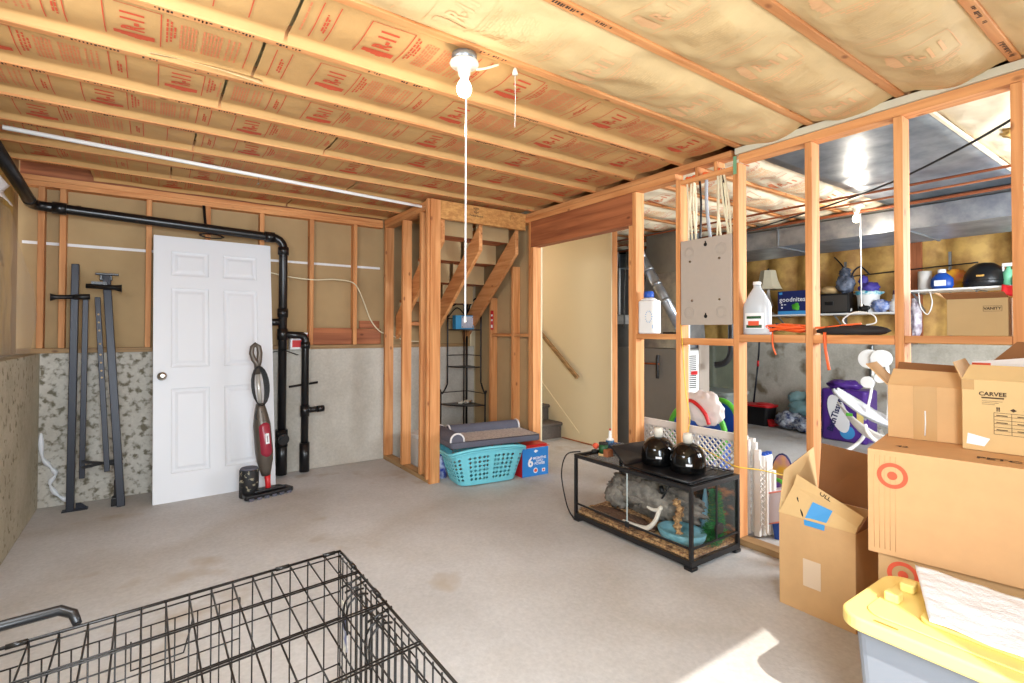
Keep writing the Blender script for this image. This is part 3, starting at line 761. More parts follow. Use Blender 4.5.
b = MB(); b.cyl((0, -.02, .345), (0, -.085, .345), .048, n=18); b.cyl((0, -.085, .345), (0, -.10, .345), .03, n=4); b.build('cleanout_plug', 'abs', t)
b = MB(); b.tube([(0, 0, 1.38), (-.13, 0, 1.375)], .032, 14); b.tube([(-.10, 0, 1.375), (-.135, 0, 1.375)], .038, 14); b.build('side_stub', 'abs', t)
b = MB(); b.tube([(0, 0, 1.265), (.13, 0, 1.262)]+[(.145+.05*math.sin(a), 0, 1.212+.05*math.cos(a)) for a in (.3, .8, 1.3)]+[(.195, 0, 1.19), (.195, 0, .03)], .033, 14)
b.cyl((.195, 0, .02), (.195, 0, .28), .044); b.cyl((.195, 0, .52), (.195, 0, .62), .041); b.cyl((.195, 0, 1.14), (.195, 0, 1.2), .041)
b.tube([(.195, 0, .60), (.24, 0, .575), (.36, 0, .58)], .027, 12); b.cyl((.30, 0, .578), (.365, 0, .581), .03); b.build('branch_pipe', 'abs', t)
b = MB(); b.beam((-.12, .05, 1.10), (-.0, -.05, 1.13), .025, .005); b.beam((.0, -.05, 1.13), (.14, .06, 1.08), .025, .005)
b.beam((.05, -.035, .80), (.32, .05, .82), .008, .02); b.build('strap', 'bmetal', t)
for x in (.33, -.13):
    pass
b = MB(); b.beam((-1.42, .11, 2.24), (-1.44, .04, 2.17), .03, .006); b.beam((-.61, .11, 2.36), (-.60, .03, 2.17), .02, .006); b.build('hanger', 'bmetal', t)
# ---- white pipe under the joists
t = thing('white_pipe', 'thin white pipe hung level under the joists across the room', 'pipe', (2.03, 4.19, 2.405))
MB().tube([(-2.697, -.40, -.02), (-.1, -.03, 0), (-.005, 0, 0)], .0125, 10).build('tube', 'wplastic', t)
MB().cyl((-.03, -.003, 0), (-.0, 0, 0), .018).build('end_cap', 'wplastic', t)
b = MB(); b.beam((-1.40, -.035, -.012), (-1.40, -.035, .035), .012, .003, up=(1, 0, 0)); b.beam((-1.40, -.035, -.016), (-1.40, .0, -.016), .012, .003); b.build('clip', 'chrome', t)
# ---- left wall insulation behind plastic film
def lw(off, amp, sd):
    return lambda u, v: Vector((off+amp*noise.noise(Vector((u*9, v*3, sd)))+.03*math.sin(math.pi*v), YF+.02+u*5.40, CONC+.01+v*1.22))
o = MB().grid(120, 24, lambda u, v: Vector((-.79+.03*noise.noise(Vector((u*11, v*4, 2))), YF+.02+u*5.36, CONC+.01+v*1.27))).build('insulation_batt', 'insul_f', smooth=True)
tag(o, 'yellow fibreglass filling the upper half of the left wall behind film', 'insulation')
fm = MB().grid(140, 24, lambda u, v: Vector((-.690-.06*v**2+.015*noise.noise(Vector((u*11, v*5, 9)))+.05*math.sin(math.pi*(1-v)**1.6)*(.4+.6*u), YF+.02+u*5.33-.30*v*u*u, CONC+.012+v*.93)))
tag(fm.build('plastic_film', 'plastic_film', smooth=True), 'crinkled clear plastic sheet stapled over the left wall insulation', 'plastic sheet')
b = MB().grid(30, 8, lambda u, v: Vector((-.70+.02*math.cos(v*5)-.01*noise.noise(Vector((u*9, v*3, 1))), 2.4+u*1.75, 2.03+.12*v+.01*noise.noise(Vector((u*20, v*8, 4))))))
tag(b.build('duct_wrap', 'paper', smooth=True, solid=.002), 'torn white wrap under the black pipe on the left wall', 'wrap')
if 0:
  b = MB(); b.tube(smoothpath([(-.655, 5.035, 2.10), (-.652, 5.036, 1.7), (-.655, 5.036, 1.45)]), .011, 8); tag(b.build('corner_pipe', 'galv_d'), 'thin grey pipe rising in the left back corner', 'pipe')
# white efflorescence string in the corner
b = MB(); b.tube(smoothpath([(-.655, 5.035, .55), (-.645, 5.03, .38), (-.60, 5.03, .30), (-.57, 5.03, .24), (-.60, 5.02, .18), (-.56, 5.0, .10), (-.50, 4.98, .05)]), [.006+.012*abs(math.sin(i*.5)) for i in range(37)], 6)
tag(b.build('dried_foam', 'white'), 'white dried foam dribble low in the left back corner', 'foam')
# ---- cables on the back wall
def cable(name, pts, r, m, lab, cat='cable', group=None, n=6):
    o = MB().tube(smoothpath(pts, 6), r, n).build(name, m); tag(o, lab, cat, group); return o
cable('cream_cable', [(.86, 5.045, 1.83), (1.02, 5.04, 1.80), (1.25, 5.04, 1.785), (1.45, 5.04, 1.80), (1.63, 5.04, 1.77), (1.72, 5.05, 1.62), (1.80, 5.05, 1.42), (1.90, 5.055, 1.30), (1.99, 5.055, 1.27), (2.2, 5.04, 1.20), (2.5, 5.04, 1.19)],
      .006, 'cable', 'cream cable stapled across the back wall studs and drooping to the right')
t = thing('carton', 'small red and white box on the concrete ledge behind the drain pipes', 'box', (1.105, 5.01, CONC+.0005))
MB().box(-.075, .075, -.04, .035, .0, .155).build('box_body', 'paper', t, bevel=.002)
b = MB(); b.box(-.076, .076, -.0415, -.0402, .105, .140); b.box(-.06, .06, -.042, -.0402, .02, .085); b.build('printing', ['red'], t)

# ---- stick vacuum / steam mop
t = thing('stick_vacuum', 'upright stick vacuum in bronze and crimson leaning on the white door', 'vacuum', (.77, 4.44, 0), R(14))
b = MB(); b.prism([(-.19, -.06), (.165, -.06), (.18, -.04), (.17, .06), (.08, .07), (-.08, .07), (-.18, .06), (-.20, -.04)], 'z', .008, .040)
b.prism([(-.12, -.03), (.12, -.03), (.10, .05), (-.10, .05)], 'z', .040, .06); b.build('floor_head', 'black', t, bevel=.008)
b = MB()
for k in range(6): b.box(-.175+.058*k, -.140+.058*k, -.070, -.055, .0, .020)
b.build('microfibre_pad', 'gfabric', t, bevel=.003)
b = MB(); b.tube([(0, .01, .04), (0, .02, .10), (0, .035, .17)], [.022, .020, .026], 12); b.build('hinge', 'red', t)
ax = lambda z: Vector((-.00-.055*(z/1.2), .02+.11*z, z))
b = MB(); b.tube([ax(.15), ax(.2), ax(.27), ax(.34), ax(.55), ax(.62), ax(.68), ax(.72)], [.032, .044, .060, .066, .064, .052, .040, .030], 16); b.build('motor_body', 'vac', t)
b = MB(); b.tube([ax(.30)+Vector((0, -.02, 0)), ax(.34)+Vector((0, -.03, 0)), ax(.54)+Vector((0, -.03, 0)), ax(.57)+Vector((0, -.02, 0))], [.038, .050, .048, .034], 14); dc = b.build('dust_cup', 'vacr', t)
b = MB(); bb = [ax(.41)+Vector((0, -.0815, 0)), ax(.49)+Vector((0, -.0815, 0))]; b.beam(bb[0], bb[1], .028, .004, up=(0, 1, 0)); b.build('label_plate', 'paper', dc)
b = MB(); b.text('SHARK', frame(ax(.45)+Vector((0, -.0842, 0)), (0, .09, 1), (-1, 0, 0)), .017, bold=.03); b.build('lettering', 'stamp', dc)
b = MB(); b.tube([ax(.56)+Vector((0, -.035, 0)), ax(.60)+Vector((0, -.03, 0))], [.026, .02], 12); b.build('latch', 'skin_h', t)
b = MB(); b.tube([ax(.70), ax(.97)], .017, 12); b.build('wand', 'vacl', t)
b = MB()
for k in range(5):
    w_ = .040+.007*k; zc = .845+.004*k; b.tube([ax(zc+.155*math.sin(a*math.pi/10))+Vector((w_*math.cos(a*math.pi/10), -.012-.006*k, 0)) for a in range(20)], .0045, 6, closed=True)
b.tube(smoothpath([ax(.70)+Vector((-.02, -.02, 0)), ax(.62)+Vector((-.055, -.02, 0)), ax(.59)+Vector((-.02, -.04, 0)), ax(.66)+Vector((-.01, -.04, 0))]), .005, 6)
b.build('power_cord', 'black', t)
b = MB(); b.tube([ax(.95), ax(1.04), ax(1.07)+Vector((-.022, 0, 0)), ax(1.12)+Vector((-.034, 0, 0)), ax(1.17)+Vector((-.024, 0, 0)), ax(1.19), ax(1.17)+Vector((.026, 0, 0)), ax(1.12)+Vector((.03, 0, 0)), ax(1.05)+Vector((.018, 0, 0)), ax(1.0)],
    [.022, .022, .020, .019, .018, .019, .020, .022, .022, .022], 12); b.build('handle', 'vac', t)
# ---- speckled cylinder
t = thing('storage_cylinder', 'short black speckled cylinder standing between the vacuum and the white door', 'container', (.635, 4.49, 0))
MB().lathe([(.066, 0), (.070, .006), (.070, .208), (.066, .214)], n=28).build('sleeve', 'camo', t)
MB().lathe([(.064, .2145), (.064, .222), (.058, .228)], n=28).build('lid', 'gfabric', t)

# ---- turquoise laundry basket
t = thing('laundry_basket', 'turquoise plastic laundry basket with diamond holes in front of the stair closet', 'basket', (2.39, 3.86, 0), R(-7.5))
_cum = [0.]; _N = 720
def _se(a, rx, ry, e=.38): return (rx*math.copysign(abs(math.cos(a))**e, math.cos(a)), ry*math.copysign(abs(math.sin(a))**e, math.sin(a)))
for k in range(_N):
    p_, q_ = _se(2*math.pi*k/_N, .30, .19), _se(2*math.pi*(k+1)/_N, .30, .19); _cum.append(_cum[-1]+math.hypot(q_[0]-p_[0], q_[1]-p_[1]))
import bisect
def _ang(u):
    s_ = (u % 1.)*_cum[-1]; i = min(_N-1, max(0, bisect.bisect_right(_cum, s_)-1)); d_ = _cum[i+1]-_cum[i]
    return 2*math.pi*(i+((s_-_cum[i])/d_ if d_ > 0 else 0))/_N
def wall_pt(u, v, inset=0.):
    a = _ang(u); h = .30
    rx = (.265+.085*v)-inset; ry = (.165+.055*v)-inset
    e = .38
    cx = math.copysign(abs(math.cos(a))**e, math.cos(a)); sy_ = math.copysign(abs(math.sin(a))**e, math.sin(a))
    dip = -.035*(abs(cx)**8) * v + .018*(abs(sy_)**6)*v*(1-abs(cx)**2)
    return Vector((rx*cx, ry*sy_, .012+h*v+dip*1.0))
b = MB(); NU = 44; rows = [0, .10]+[.10+.70*k/6 for k in range(1, 7)]+[1.]
for j in range(len(rows)-1):
    for i in range(NU):
        u0, u1 = i/NU, (i+1)/NU; v0, v1 = rows[j], rows[j+1]
        c = [wall_pt(u0, v0), wall_pt(u1, v0), wall_pt(u1, v1), wall_pt(u0, v1)]
        if 1 <= j <= 6 and i % 22 not in (5, 16):
            um, vm = (u0+u1)/2, (v0+v1)/2; k = .40
            d = [wall_pt(um, vm-(v1-v0)*k), wall_pt(um+(u1-u0)*k, vm), wall_pt(um, vm+(v1-v0)*k), wall_pt(um-(u1-u0)*k, vm)]
            b._new(c+d, [(0, 1, 4), (1, 2, 5), (2, 3, 6), (3, 0, 7), (0, 4, 7), (1, 5, 4), (2, 6, 5), (3, 7, 6)])
        else: b._new(c, [(0, 1, 2, 3)])
n = NU; b._new([wall_pt(i/n, 0) for i in range(n)], [tuple(range(n))])
b.build('basket_shell', 'teal', t, weld=True, solid=.004, smooth=False)
b = MB(); b.tube([wall_pt(i/64, 1, -.008)+Vector((0, 0, -.006)) for i in range(64)], .012, 8, closed=True); b.tube([wall_pt(i/64, 1, -.012)+Vector((0, 0, -.026)) for i in range(64)], .006, 6, closed=True)
b.build('rim', 'teal', t)
# ---- grey pet bed on the basket
t = thing('pet_bed', 'grey bolstered pet bed lying across the turquoise laundry basket', 'pet bed', (2.45, 3.86, .335), R(-7.5))
pb = MB(); pb.grid(20, 12, lambda u, v: Vector((-.42+.84*u, -.21+.47*v, .052-.010*math.sin(math.pi*u)+.003*noise.noise(Vector((u*20, v*14, 0))))))
pb.rbox(-.425, .425, -.215, .265, .0, .050, r=.04)
pb.build('mattress', 'gfabric', t, bevel=.008)
MB().grid(40, 20, lambda u, v: Vector((-.33+.735*u, -.20+.40*v, .0545+.004*noise.noise(Vector((u*40, v*25, 0)))))).build('sleeping_top', 'fleece', t)
def bolster(x0, y0, x1, y1):
    d = Vector((x1-x0, y1-y0, 0)); L_ = d.length; m = Matrix.Translation((x0, y0, .052)) @ d.to_track_quat('X', 'Z').to_matrix().to_4x4()
    pts = [(-.058, 0)]+[(.058*-math.cos(R(a)), .016+.054*math.sin(R(a))) for a in range(0, 181, 20)]+[(.058, 0)]
    q = MB(); v = [m @ Vector((0, p[0], p[1])) for p in pts]+[m @ Vector((L_, p[0], p[1])) for p in pts]; n = len(pts)
    q._new(v, [tuple(range(n)), tuple(range(2*n-1, n-1, -1))]+[(i, i+1, n+i+1, n+i) for i in range(n-1)])
    o = q.build('bolster', 'gfabric', t, bevel=.005)
    for xx in (0.004, L_-.004):
        q = MB(); q.tube([m @ Vector((xx, p[0], p[1])) for p in pts], .008, 6); q.build('fleece_trim', 'wfleece', o)
bolster(-.365, -.20, -.365, .25); bolster(-.30, .205, .40, .205)
# ---- blue box with a big 6
t = thing('cardboard_carton', 'blue box with a big white 6 standing right of the turquoise basket', 'box', (2.845, 3.75, 0), R(-3))
MB().box(-.142, .142, -.08, .075, 0, .255).build('box_body', ['blue', 'logo'], t, bevel=.003)
b = MB(); b.box(-.1435, -.1428, -.079, .074, 0, .25); b.box(-.16, .15, -.09, .085, .2575, .262); b.box(-.13, .14, -.06, .08, .263, .275); b.build('red_sides', 'red', t)
b = MB(); b.box(-.15, .15, -.088, .082, .2552, .2572); b.build('rim_stripe', 'paper', t)
b = MB(); b.box(-.141, .141, -.0812, -.0804, .002, .250); b.build('front_panel', mat('bright_blue_print', srgb(40, 128, 206), .5), t)
b = MB()
F = lambda x, z: frame((x, -.0825, z), (1, 0, 0), (0, 0, 1))
b.text('6', F(-.055, .125), .12, bold=.03); b.text('MONTHS', F(.045, .158), .034, bold=.02); b.text('SUPPLY', F(.045, .132), .024, bold=.02); b.text('POWER', F(.045, .108), .033, bold=.02)
b.quad([(-.02, -.0822, .222), (.0, -.0822, .207), (.03, -.0822, .222), (.0, -.0822, .237)])
b.box(.07, .105, -.0828, -.0822, .03, .06); b.cyl((.0, -.0821, .05), (.0, -.0829, .05), .024, n=20); b.build('lettering', 'paper', t)
b = MB(); b.cyl((0, -.083, .05), (0, -.0835, .05), .016, n=16); b.box(.078, .097, -.0835, -.083, .036, .054); b.build('red_mark', 'logo', t)
# ---- blue can by the post
t = thing('soap_tub', 'small blue printed tub between the corner post and the basket', 'tub', (2.12, 4.12, 0))
MB().lathe([(.055, 0), (.056, .195), (.05, .20)], n=24).build('tub_body', mat('blue_white_label', srgb(34, 60, 160), .4, vscale=26, col2=srgb(190, 205, 235), detail=1), t)
MB().lathe([(.057, .2005), (.057, .215), (.05, .22)], n=24).build('lid', 'blue', t)

# ---- black corner shelf in the closet
t = thing('corner_shelf', 'black wire corner shelf with arched tops inside the stair closet', 'shelf', (2.88, 4.96, 0))
b = MB(); b.tube([(-.01, 0, 0), (-.01, 0, 1.60)], .012, 8); b.tube([(-.045, 0, 0), (-.045, 0, 1.55)], .008, 8); b.build('back_post', 'bmetal', t)
for (nm, P1) in (('left', [(-.33, .0, 0), (-.33, 0, .60), (-.335, 0, .66), (-.31, 0, .63), (-.255, -.0, .72), (-.25, 0, .80), (-.25, 0, 1.52)]), ('right', [(.02, -.34, 0), (.02, -.34, .60), (.02, -.36, .66), (.02, -.33, .64), (.02, -.26, .74), (.02, -.25, .82), (.02, -.25, 1.52)])):
    b = MB(); b.tube(smoothpath(P1, 4), .009, 8); b.build('side_post', 'bmetal', t)
for z, r in ((.14, .34), (.51, .34), (.91, .26), (1.31, .255)):
    pts = [(0, 0)]+[(-r*math.sin(R(a)), -r*math.cos(R(a))) for a in range(0, 91, 10)]
    b = MB(); b.prism([(p[0]+.015, p[1]+.0) for p in pts], 'z', z, z+.012); b.build('shelf_board', 'bmetal', t, bevel=.002)
    b = MB(); zz = z+.13; b.tube([(-r, 0, zz), (0, 0, zz), (.02, -r, zz)], .005, 6); b.build('guard_rail', 'bmetal', t)
b = MB()
b.tube(smoothpath([(-.25, 0, 1.52), (-.235, 0, 1.56), (-.15, 0, 1.60), (-.11, 0, 1.66), (-.03, 0, 1.56), (-.01, 0, 1.50)], 5), .008, 8)
b.tube(smoothpath([(.02, -.25, 1.52), (.02, -.23, 1.60), (.02, -.14, 1.66), (0.01, -.05, 1.60), (0, 0, 1.50)], 5), .008, 8)
b.tube(smoothpath([(-.24, 0, 1.46), (-.13, 0, 1.56), (-.02, 0, 1.46)], 5), .006, 8); b.tube(smoothpath([(.02, -.24, 1.46), (.02, -.12, 1.56), (0, -.02, 1.46)], 5), .006, 8)
b.build('arch', 'bmetal', t)
t = thing('light_bulb_box', 'small blue and white box on the top tier of the black corner shelf', 'box', (2.78, 4.875, 1.324), R(-8))
MB().box(-.11, .10, -.05, .05, 0, .15).build('box_body', mat('cyan_print', srgb(60, 160, 214), .5), t, bevel=.002)
b = MB(); b.box(-.045, .095, -.0515, -.0505, .012, .138); b.build('label_panel', mat('pale_label', srgb(206, 214, 232), .5, var=.2, vscale=40), t)
b = MB()
for x in (-.035, .085):
    for z in (.02, .125): b.box(x-.005, x+.005, -.0525, -.0518, z, z+.008)
b.build('corner_mark', 'black', t)
for k in range(6):
    t = thing('light_bulb', 'one of the loose white bulbs lying on the middle tier of the corner shelf', 'light bulb', (2.70+.032*k-(.02 if k > 3 else 0), 4.80+.022*(k % 2)+(.05 if k > 3 else 0), .5385+.0), R(35*k), 'loose bulbs on the corner shelf')
    b = MB(); b.tube([(-.03, 0, .0), (-.012, 0, 0), (.0, 0, 0), (.012, 0, 0), (.024, 0, 0), (.030, 0, 0)], [.010, .011, .014, .016, .012, .003], 12); b.build('globe', 'cream_ceramic', t)
    b = MB(); b.tube([(-.045, 0, 0), (-.030, 0, 0)], [.009, .010], 10); b.build('screw_base', 'chrome', t)
t = thing('warning_sign', 'small red and white card on the closet stud beside the corner shelf', 'card', (2.938, 4.565, 1.32))
b = MB(); b.box(-.001, .003, -.04, .012, 0, .20); b.build('card_face', 'red', t)
b = MB(); b.box(-.0022, -.0012, -.03, .002, .02, .05); b.box(-.0022, -.0012, -.03, .002, .09, .11); b.box(-.0022, -.0012, -.03, .002, .14, .16); b.build('printing', 'paper', t)
# clutter on the closet floor
t = thing('cooler_box', 'grey-white box standing on the closet floor behind the side studs', 'box', (2.20, 4.70, 0))
MB().rbox(-.10, .14, -.12, .12, 0, .26, r=.02).build('tub', 'gplastic', t, bevel=.004)
MB().rbox(-.105, .145, -.125, .125, .261, .30, r=.02).build('lid', 'wplastic', t, bevel=.006)
o = MB().tube(smoothpath([(2.16+.08*math.cos(a*.8)+.02*math.sin(a*2.1), 4.38+.07*math.sin(a*.8), .03+.014*a) for a in range(22)], 4), .012, 8).build('hose_coil', 'black'); tag(o, 'black tangled hose on the closet floor between the side studs', 'hose')

# ---- porcelain lamp holders with bulbs and pull cords
def lampholder(name, lab, loc_, slab):
    t = thing(name, lab, 'light', loc_)
    MB().lathe([(.050, .085), (.052, .075), (.052, .05)], n=28).build('junction_box', 'galv_d', t)
    MB().lathe([(.058, .052), (.060, .045), (.054, .038), (.032, .032), (.028, .02), (.024, .0), (.018, -.006)], n=28).build('holder', 'cream_ceramic', t)
    MB().lathe([(.013, -.006), (.015, -.018), (.024, -.032), (.031, -.050), (.031, -.064), (.024, -.081), (.010, -.089), (.002, -.090)], n=24).build('bulb', 'bulb', t)
    return t
lampholder('ceiling_light', 'white porcelain lamp holder with a glowing bulb under the near joists', (1.03, 1.81, 2.345), 0)
cable('lamp_cable', [(1.085, 1.81, 2.385), (1.13, 1.80, 2.40), (1.19, 1.80, 2.433)], .005, 'cable', 'short white cable from the near lamp holder to the joist')
o = MB(); o.lathe([(.002, -.03), (.013, -.028), (.009, -.008), (.006, 0)], c=(1.27, 1.79, 2.438), n=14); tag(o.build('cord_anchor', 'cream_ceramic'), 'small white cone hook under the joist right of the near bulb', 'hook')
cable('thin_string', [(1.27, 1.79, 2.41), (1.272, 1.79, 2.30), (1.27, 1.79, 2.18)], .0009, 'paper', 'fine short string hanging from the white cone hook')
t = thing('pull_cord', 'long white pull cord hanging from the near lamp holder', 'cord', (1.045, 1.82, 1.36))
MB().tube([(0, -.02, .985), (0.0, 0, .90), (0, 0, 0)], .0032, 6).build('string', 'paper', t)
MB().lathe([(.001, -.025), (.006, -.022), (.004, 0)], n=10).build('pull_tip', 'cream_ceramic', t)
lampholder('ceiling_light', 'white porcelain lamp holder with a glowing bulb on the utility side', (4.95, 1.89, 2.335), 0)
t = thing('pull_cord', 'pull cord hanging from the lamp on the utility side', 'cord', (4.95, 1.86, 1.55))
MB().tube([(0, 0, .77), (0, 0, 0)], .004, 6).build('string', 'paper', t)
MB().lathe([(.001, -.03), (.009, -.026), (.005, 0)], n=10).build('pull_tip', 'cream_ceramic', t)

# ---- electrical panel back, with its cables
t = thing('electrical_panel', 'grey-beige electrical panel back mounted between two partition studs', 'electrical panel', (2.93, 1.987, 1.352))
MB().box(.0, .10, -.174, .184, 0, .553).build('enclosure', 'panel', t, bevel=.004)
b = MB(); b.box(-.004, .0, -.182, .190, -.006, .559); b.build('flange', 'panel', t, bevel=.002)
for y, z in ((-.11, .075), (.125, .075), (-.11, .475), (.125, .475)):
    b = MB(); b.tube([(-.0055, y+.036*math.cos(R(a)), z+.036*math.sin(R(a))) for a in range(0, 360, 15)], .0012, 5, closed=True); b.tube([(-.0055, y+.026*math.cos(R(a)), z+.026*math.sin(R(a))) for a in range(0, 360, 20)], .001, 5, closed=True); b.build('knockout', 'panel', t)
for y, z in ((-.10, .155), (.10, .155), (-.10, .415), (.115, .415)):
    b = MB(); b.cyl((-.004, y, z), (-.009, y, z), .008, n=12); b.build('screw', 'chrome', t)
b = MB()
for y, z in ((0, .05), (0, .515)): b.cyl((-.0045, y, z), (-.0065, y, z), .012, n=12); b.box(-.0065, -.0045, y-.004, y+.004, z, z+.022)
b.build('mounting_slot', 'black', t)
cx = [(2.165, 2.150, 'cable'), (2.13, 2.125, 'cable'), (2.115, 2.105, 'cable'), (2.105, 2.09, 'cable'), (2.07, 2.065, 'black'), (2.02, 1.995, 'graycable'), (1.93, 1.935, 'cable'), (1.925, 1.915, 'cable'), (1.915, 1.87, 'cable'), (1.91, 1.85, 'cable'), (1.90, 1.84, 'cable'), (1.90, 1.86, 'black')]
for k, (ya, yb, m_) in enumerate(cx):
    r_ = .011 if m_ == 'graycable' else (.0075 if m_ == 'black' else .007)
    lab = {'cable': 'one of the cream cables dropping from the plate into the grey panel', 'black': 'one of the two black cables dropping into the grey panel', 'graycable': 'thick grey cable dropping into the middle of the grey panel'}[m_]
    gp = {'cable': 'cream cables above the panel', 'black': 'black cables above the panel', 'graycable': None}[m_]
    xx = 2.975+.008*(k % 3)
    o = MB().tube(smoothpath([(xx, ya, 2.350), (xx-.004, (ya+yb)/2+.012*((k % 2)*2-1), 2.15), (xx, yb, 1.915)]), r_, 8).build('panel_cable', m_); tag(o, lab, 'cable', gp)
for k, y in enumerate((2.15, 2.10, 2.02, 1.92)):
    o = MB().blob((2.985, y, 2.343), .03, .022, .012, .3, 4, k).build('firestop_foam', 'orange'); tag(o, 'orange fire-stop foam around the cables above the grey panel', 'foam', 'foam blobs above the panel')
# ================================================================== TERRARIUM
t = thing('terrarium', 'black-framed glass terrarium standing on the floor in front of the partition', 'terrarium', (2.40, 1.72, 0), 0)
TW, TL, TH = .465, .945, .455    # x, y, z
TT = t
P_ = .022
def fr(name, segs, w_=P_):
    b = MB()
    for s_ in segs: b.box(*s_)
    return b.build(name, 'black', TT, bevel=.002)
fr('bottom_frame', [(0, TW, 0, P_, .02, .052), (0, TW, TL-P_, TL, .02, .052), (0, P_, P_, TL-P_, .02, .052), (TW-P_, TW, P_, TL-P_, .02, .052)])
fr('top_frame', [(0, TW, 0, P_, TH-.025, TH), (0, TW, TL-P_, TL, TH-.025, TH), (0, P_, P_, TL-P_, TH-.025, TH), (TW-P_, TW, P_, TL-P_, TH-.025, TH)])
for x in (0, TW-.02):
    for y in (0, TL-.02):
        b = MB(); b.box(x, x+.02, y, y+.02, .052, TH-.025); b.build('corner_post', 'black', t, bevel=.002)
        b = MB(); b.box(x-.004 if x == 0 else x-.03, x+.05 if x == 0 else x+.024, y-.004 if y == 0 else y-.03, y+.05 if y == 0 else y+.024, 0, .0195); b.build('foot', 'black', t, bevel=.003)
fr('middle_rail', [(.002, .012, P_, TL-P_, .112, .124), (P_, TW-P_, .002, .012, .112, .124)])
fr('side_divider', [(.235, .247, .003, .013, .124, TH-.026)])
b = MB(); b.box(.005, .010, .022, .465, .125, TH-.026); b.build('sliding_door', 'glass', t)
b = MB(); b.box(.011, .016, .455, TL-.022, .125, TH-.026); b.build('sliding_door', 'glass', t)
b = MB(); b.box(.003, .006, .462, .468, .125, TH-.026); b.build('door_edge', mat('glass_edge', srgb(190, 205, 205), .2), t)
b = MB(); b.box(-.006, .003, .445, .475, .10, .135); b.build('door_lock', 'black', t, bevel=.003)
b = MB(); b.box(.006, .010, .022, TL-.022, .053, .112); b.build('front_pane', 'glass', t)
b = MB(); b.box(.022, TW-.022, .006, .010, .053, .112); b.box(.022, .234, .006, .010, .125, TH-.026); b.box(.248, TW-.022, .006, .010, .125, TH-.026); b.build('end_pane', 'glass', t)
b = MB(); b.box(.022, TW-.022, TL-.010, TL-.006, .053, TH-.026); b.build('end_pane', 'glass', t)
b = MB(); b.box(TW-.012, TW-.007, .022, TL-.022, .053, TH-.026); b.build('back_pane', 'glass', t)
b = MB(); b.box(TW-.0065, TW-.005, .022, .72, .053, TH-.026); b.build('backdrop_picture', 'backdrop', t)
b = MB(); b.box(P_, TW-P_, P_, TL-P_, TH-.012, TH-.008); b.build('mesh_lid', film('dark_mesh', srgb(40, 40, 42), .45, .8), t)
b = MB(); b.grid(30, 60, lambda u, v: Vector((.024+(TW-.048)*u, .024+(TL-.048)*v, .078+.012*noise.noise(Vector((u*9, v*18, 0)))+.004*noise.noise(Vector((u*60, v*120, 0))))))
b.box(.023, TW-.023, .023, TL-.023, .053, .072); stuff(b.build('substrate', 'wood_chip', t))
def inT(o): return o
# contents: things of their own
def tw(x, y, z): return (2.40+x, 1.72+y, z)
o = MB().blob((2.40+.32, 1.72+.52, .21), .10, .36, .125, .17, 7, 4, 60); o.blob((2.40+.30, 1.72+.80, .16), .09, .10, .085, .25, 6, 9, 30)
tag(o.build('bark_log', 'rock'), 'craggy grey bark log filling the back of the terrarium', 'log')
o = MB().blob((2.40+.13, 1.72+.62, .085), .085, .26, .02, .2, 5, 8, 30); stuff(o.build('soil_mound', 'brownsub')) ; tag(bpy.data.objects['soil_mound'], 'brown soil mounded in front of the bark log', 'soil')
b = MB(); b.lathe([(.100, .075), (.112, .10), (.120, .128), (.112, .136), (.098, .118), (.03, .110), (.002, .108)], c=(0, 0, 0), n=30, mtx=Matrix.Translation((2.40+.175, 1.72+.195, 0)), sx=1., sy=1.25)
o = b.build('water_bowl', 'bowl'); tag(o, 'blue glazed water bowl inside the terrarium near its front corner', 'bowl')
o = MB().blob((0, 0, .0), .03, .10, .002, .0, 3, 1, 24); o.bm.free()
o = MB().tube(smoothpath([tw(.06, .55, .10), tw(.07, .44, .098), tw(.07, .36, .112), tw(.075, .31, .165), tw(.08, .285, .225), tw(.08, .275, .255)], 6), [.010, .011, .012, .012, .012, .012, .013, .013, .014, .014, .014, .014, .015, .015, .015, .014, .014, .013, .013, .013, .013, .013, .013, .013, .013, .013, .012, .012, .011, .011, .010], 10)
o.tube(smoothpath([tw(.078, .265, .262), tw(.08, .285, .240), tw(.082, .33, .228), tw(.082, .375, .234)], 5), [.010, .012, .014, .014, .014, .013, .012, .012, .011, .010, .010, .010, .009, .008, .007, .004], 10)
tag(o.build('forked_branch', 'cream_ceramic'), 'smooth white forked branch curving up behind the terrarium glass', 'branch')
o = MB().tube(smoothpath([tw(.16, .20, .10), tw(.165, .22, .18), tw(.155, .19, .25), tw(.16, .23, .30)], 6), [.02+.010*math.sin(i*2.1) for i in range(19)], 9); tag(o.build('cork_twist', 'wood_chip'), 'knobbly tan cork twist standing by the terrarium corner', 'cork')
o = MB().tube(smoothpath([tw(.20, .30, .36), tw(.19, .33, .30), tw(.19, .35, .27)], 4), .006, 6); o.cyl(tw(.19, .34, .30), tw(.19, .36, .345), .014); tag(o.build('black_probe', 'black'), 'small black probe hanging in the terrarium', 'probe')
def plant(x, y, h, m_, lab, sd, w_=.05):
    rr = random.Random(sd); b = MB(); t_ = thing('plastic_plant', lab, 'plant', (2.40+x, 1.72+y, .075))
    for k in range(900):
        z = rr.uniform(.0, h); a = rr.uniform(0, 6.28); r = rr.uniform(.2, 1)*w_*(1-.5*z/h); c = Vector((r*math.cos(a)+.02*math.sin(z*12), r*math.sin(a), z))
        d = Vector((math.cos(a), math.sin(a), rr.uniform(-.3, .6))).normalized()*rr.uniform(.014, .024); s_ = d.cross(Vector((0, 0, 1))).normalized()*.007
        b.quad([c, c+d*.5+s_, c+d, c+d*.5-s_])
    b.build('leaves', m_, t_); MB().tube([(0, 0, 0), (.02, 0, h*.5), (0, 0, h)], .004, 6).build('stem', 'dgreen', t_)
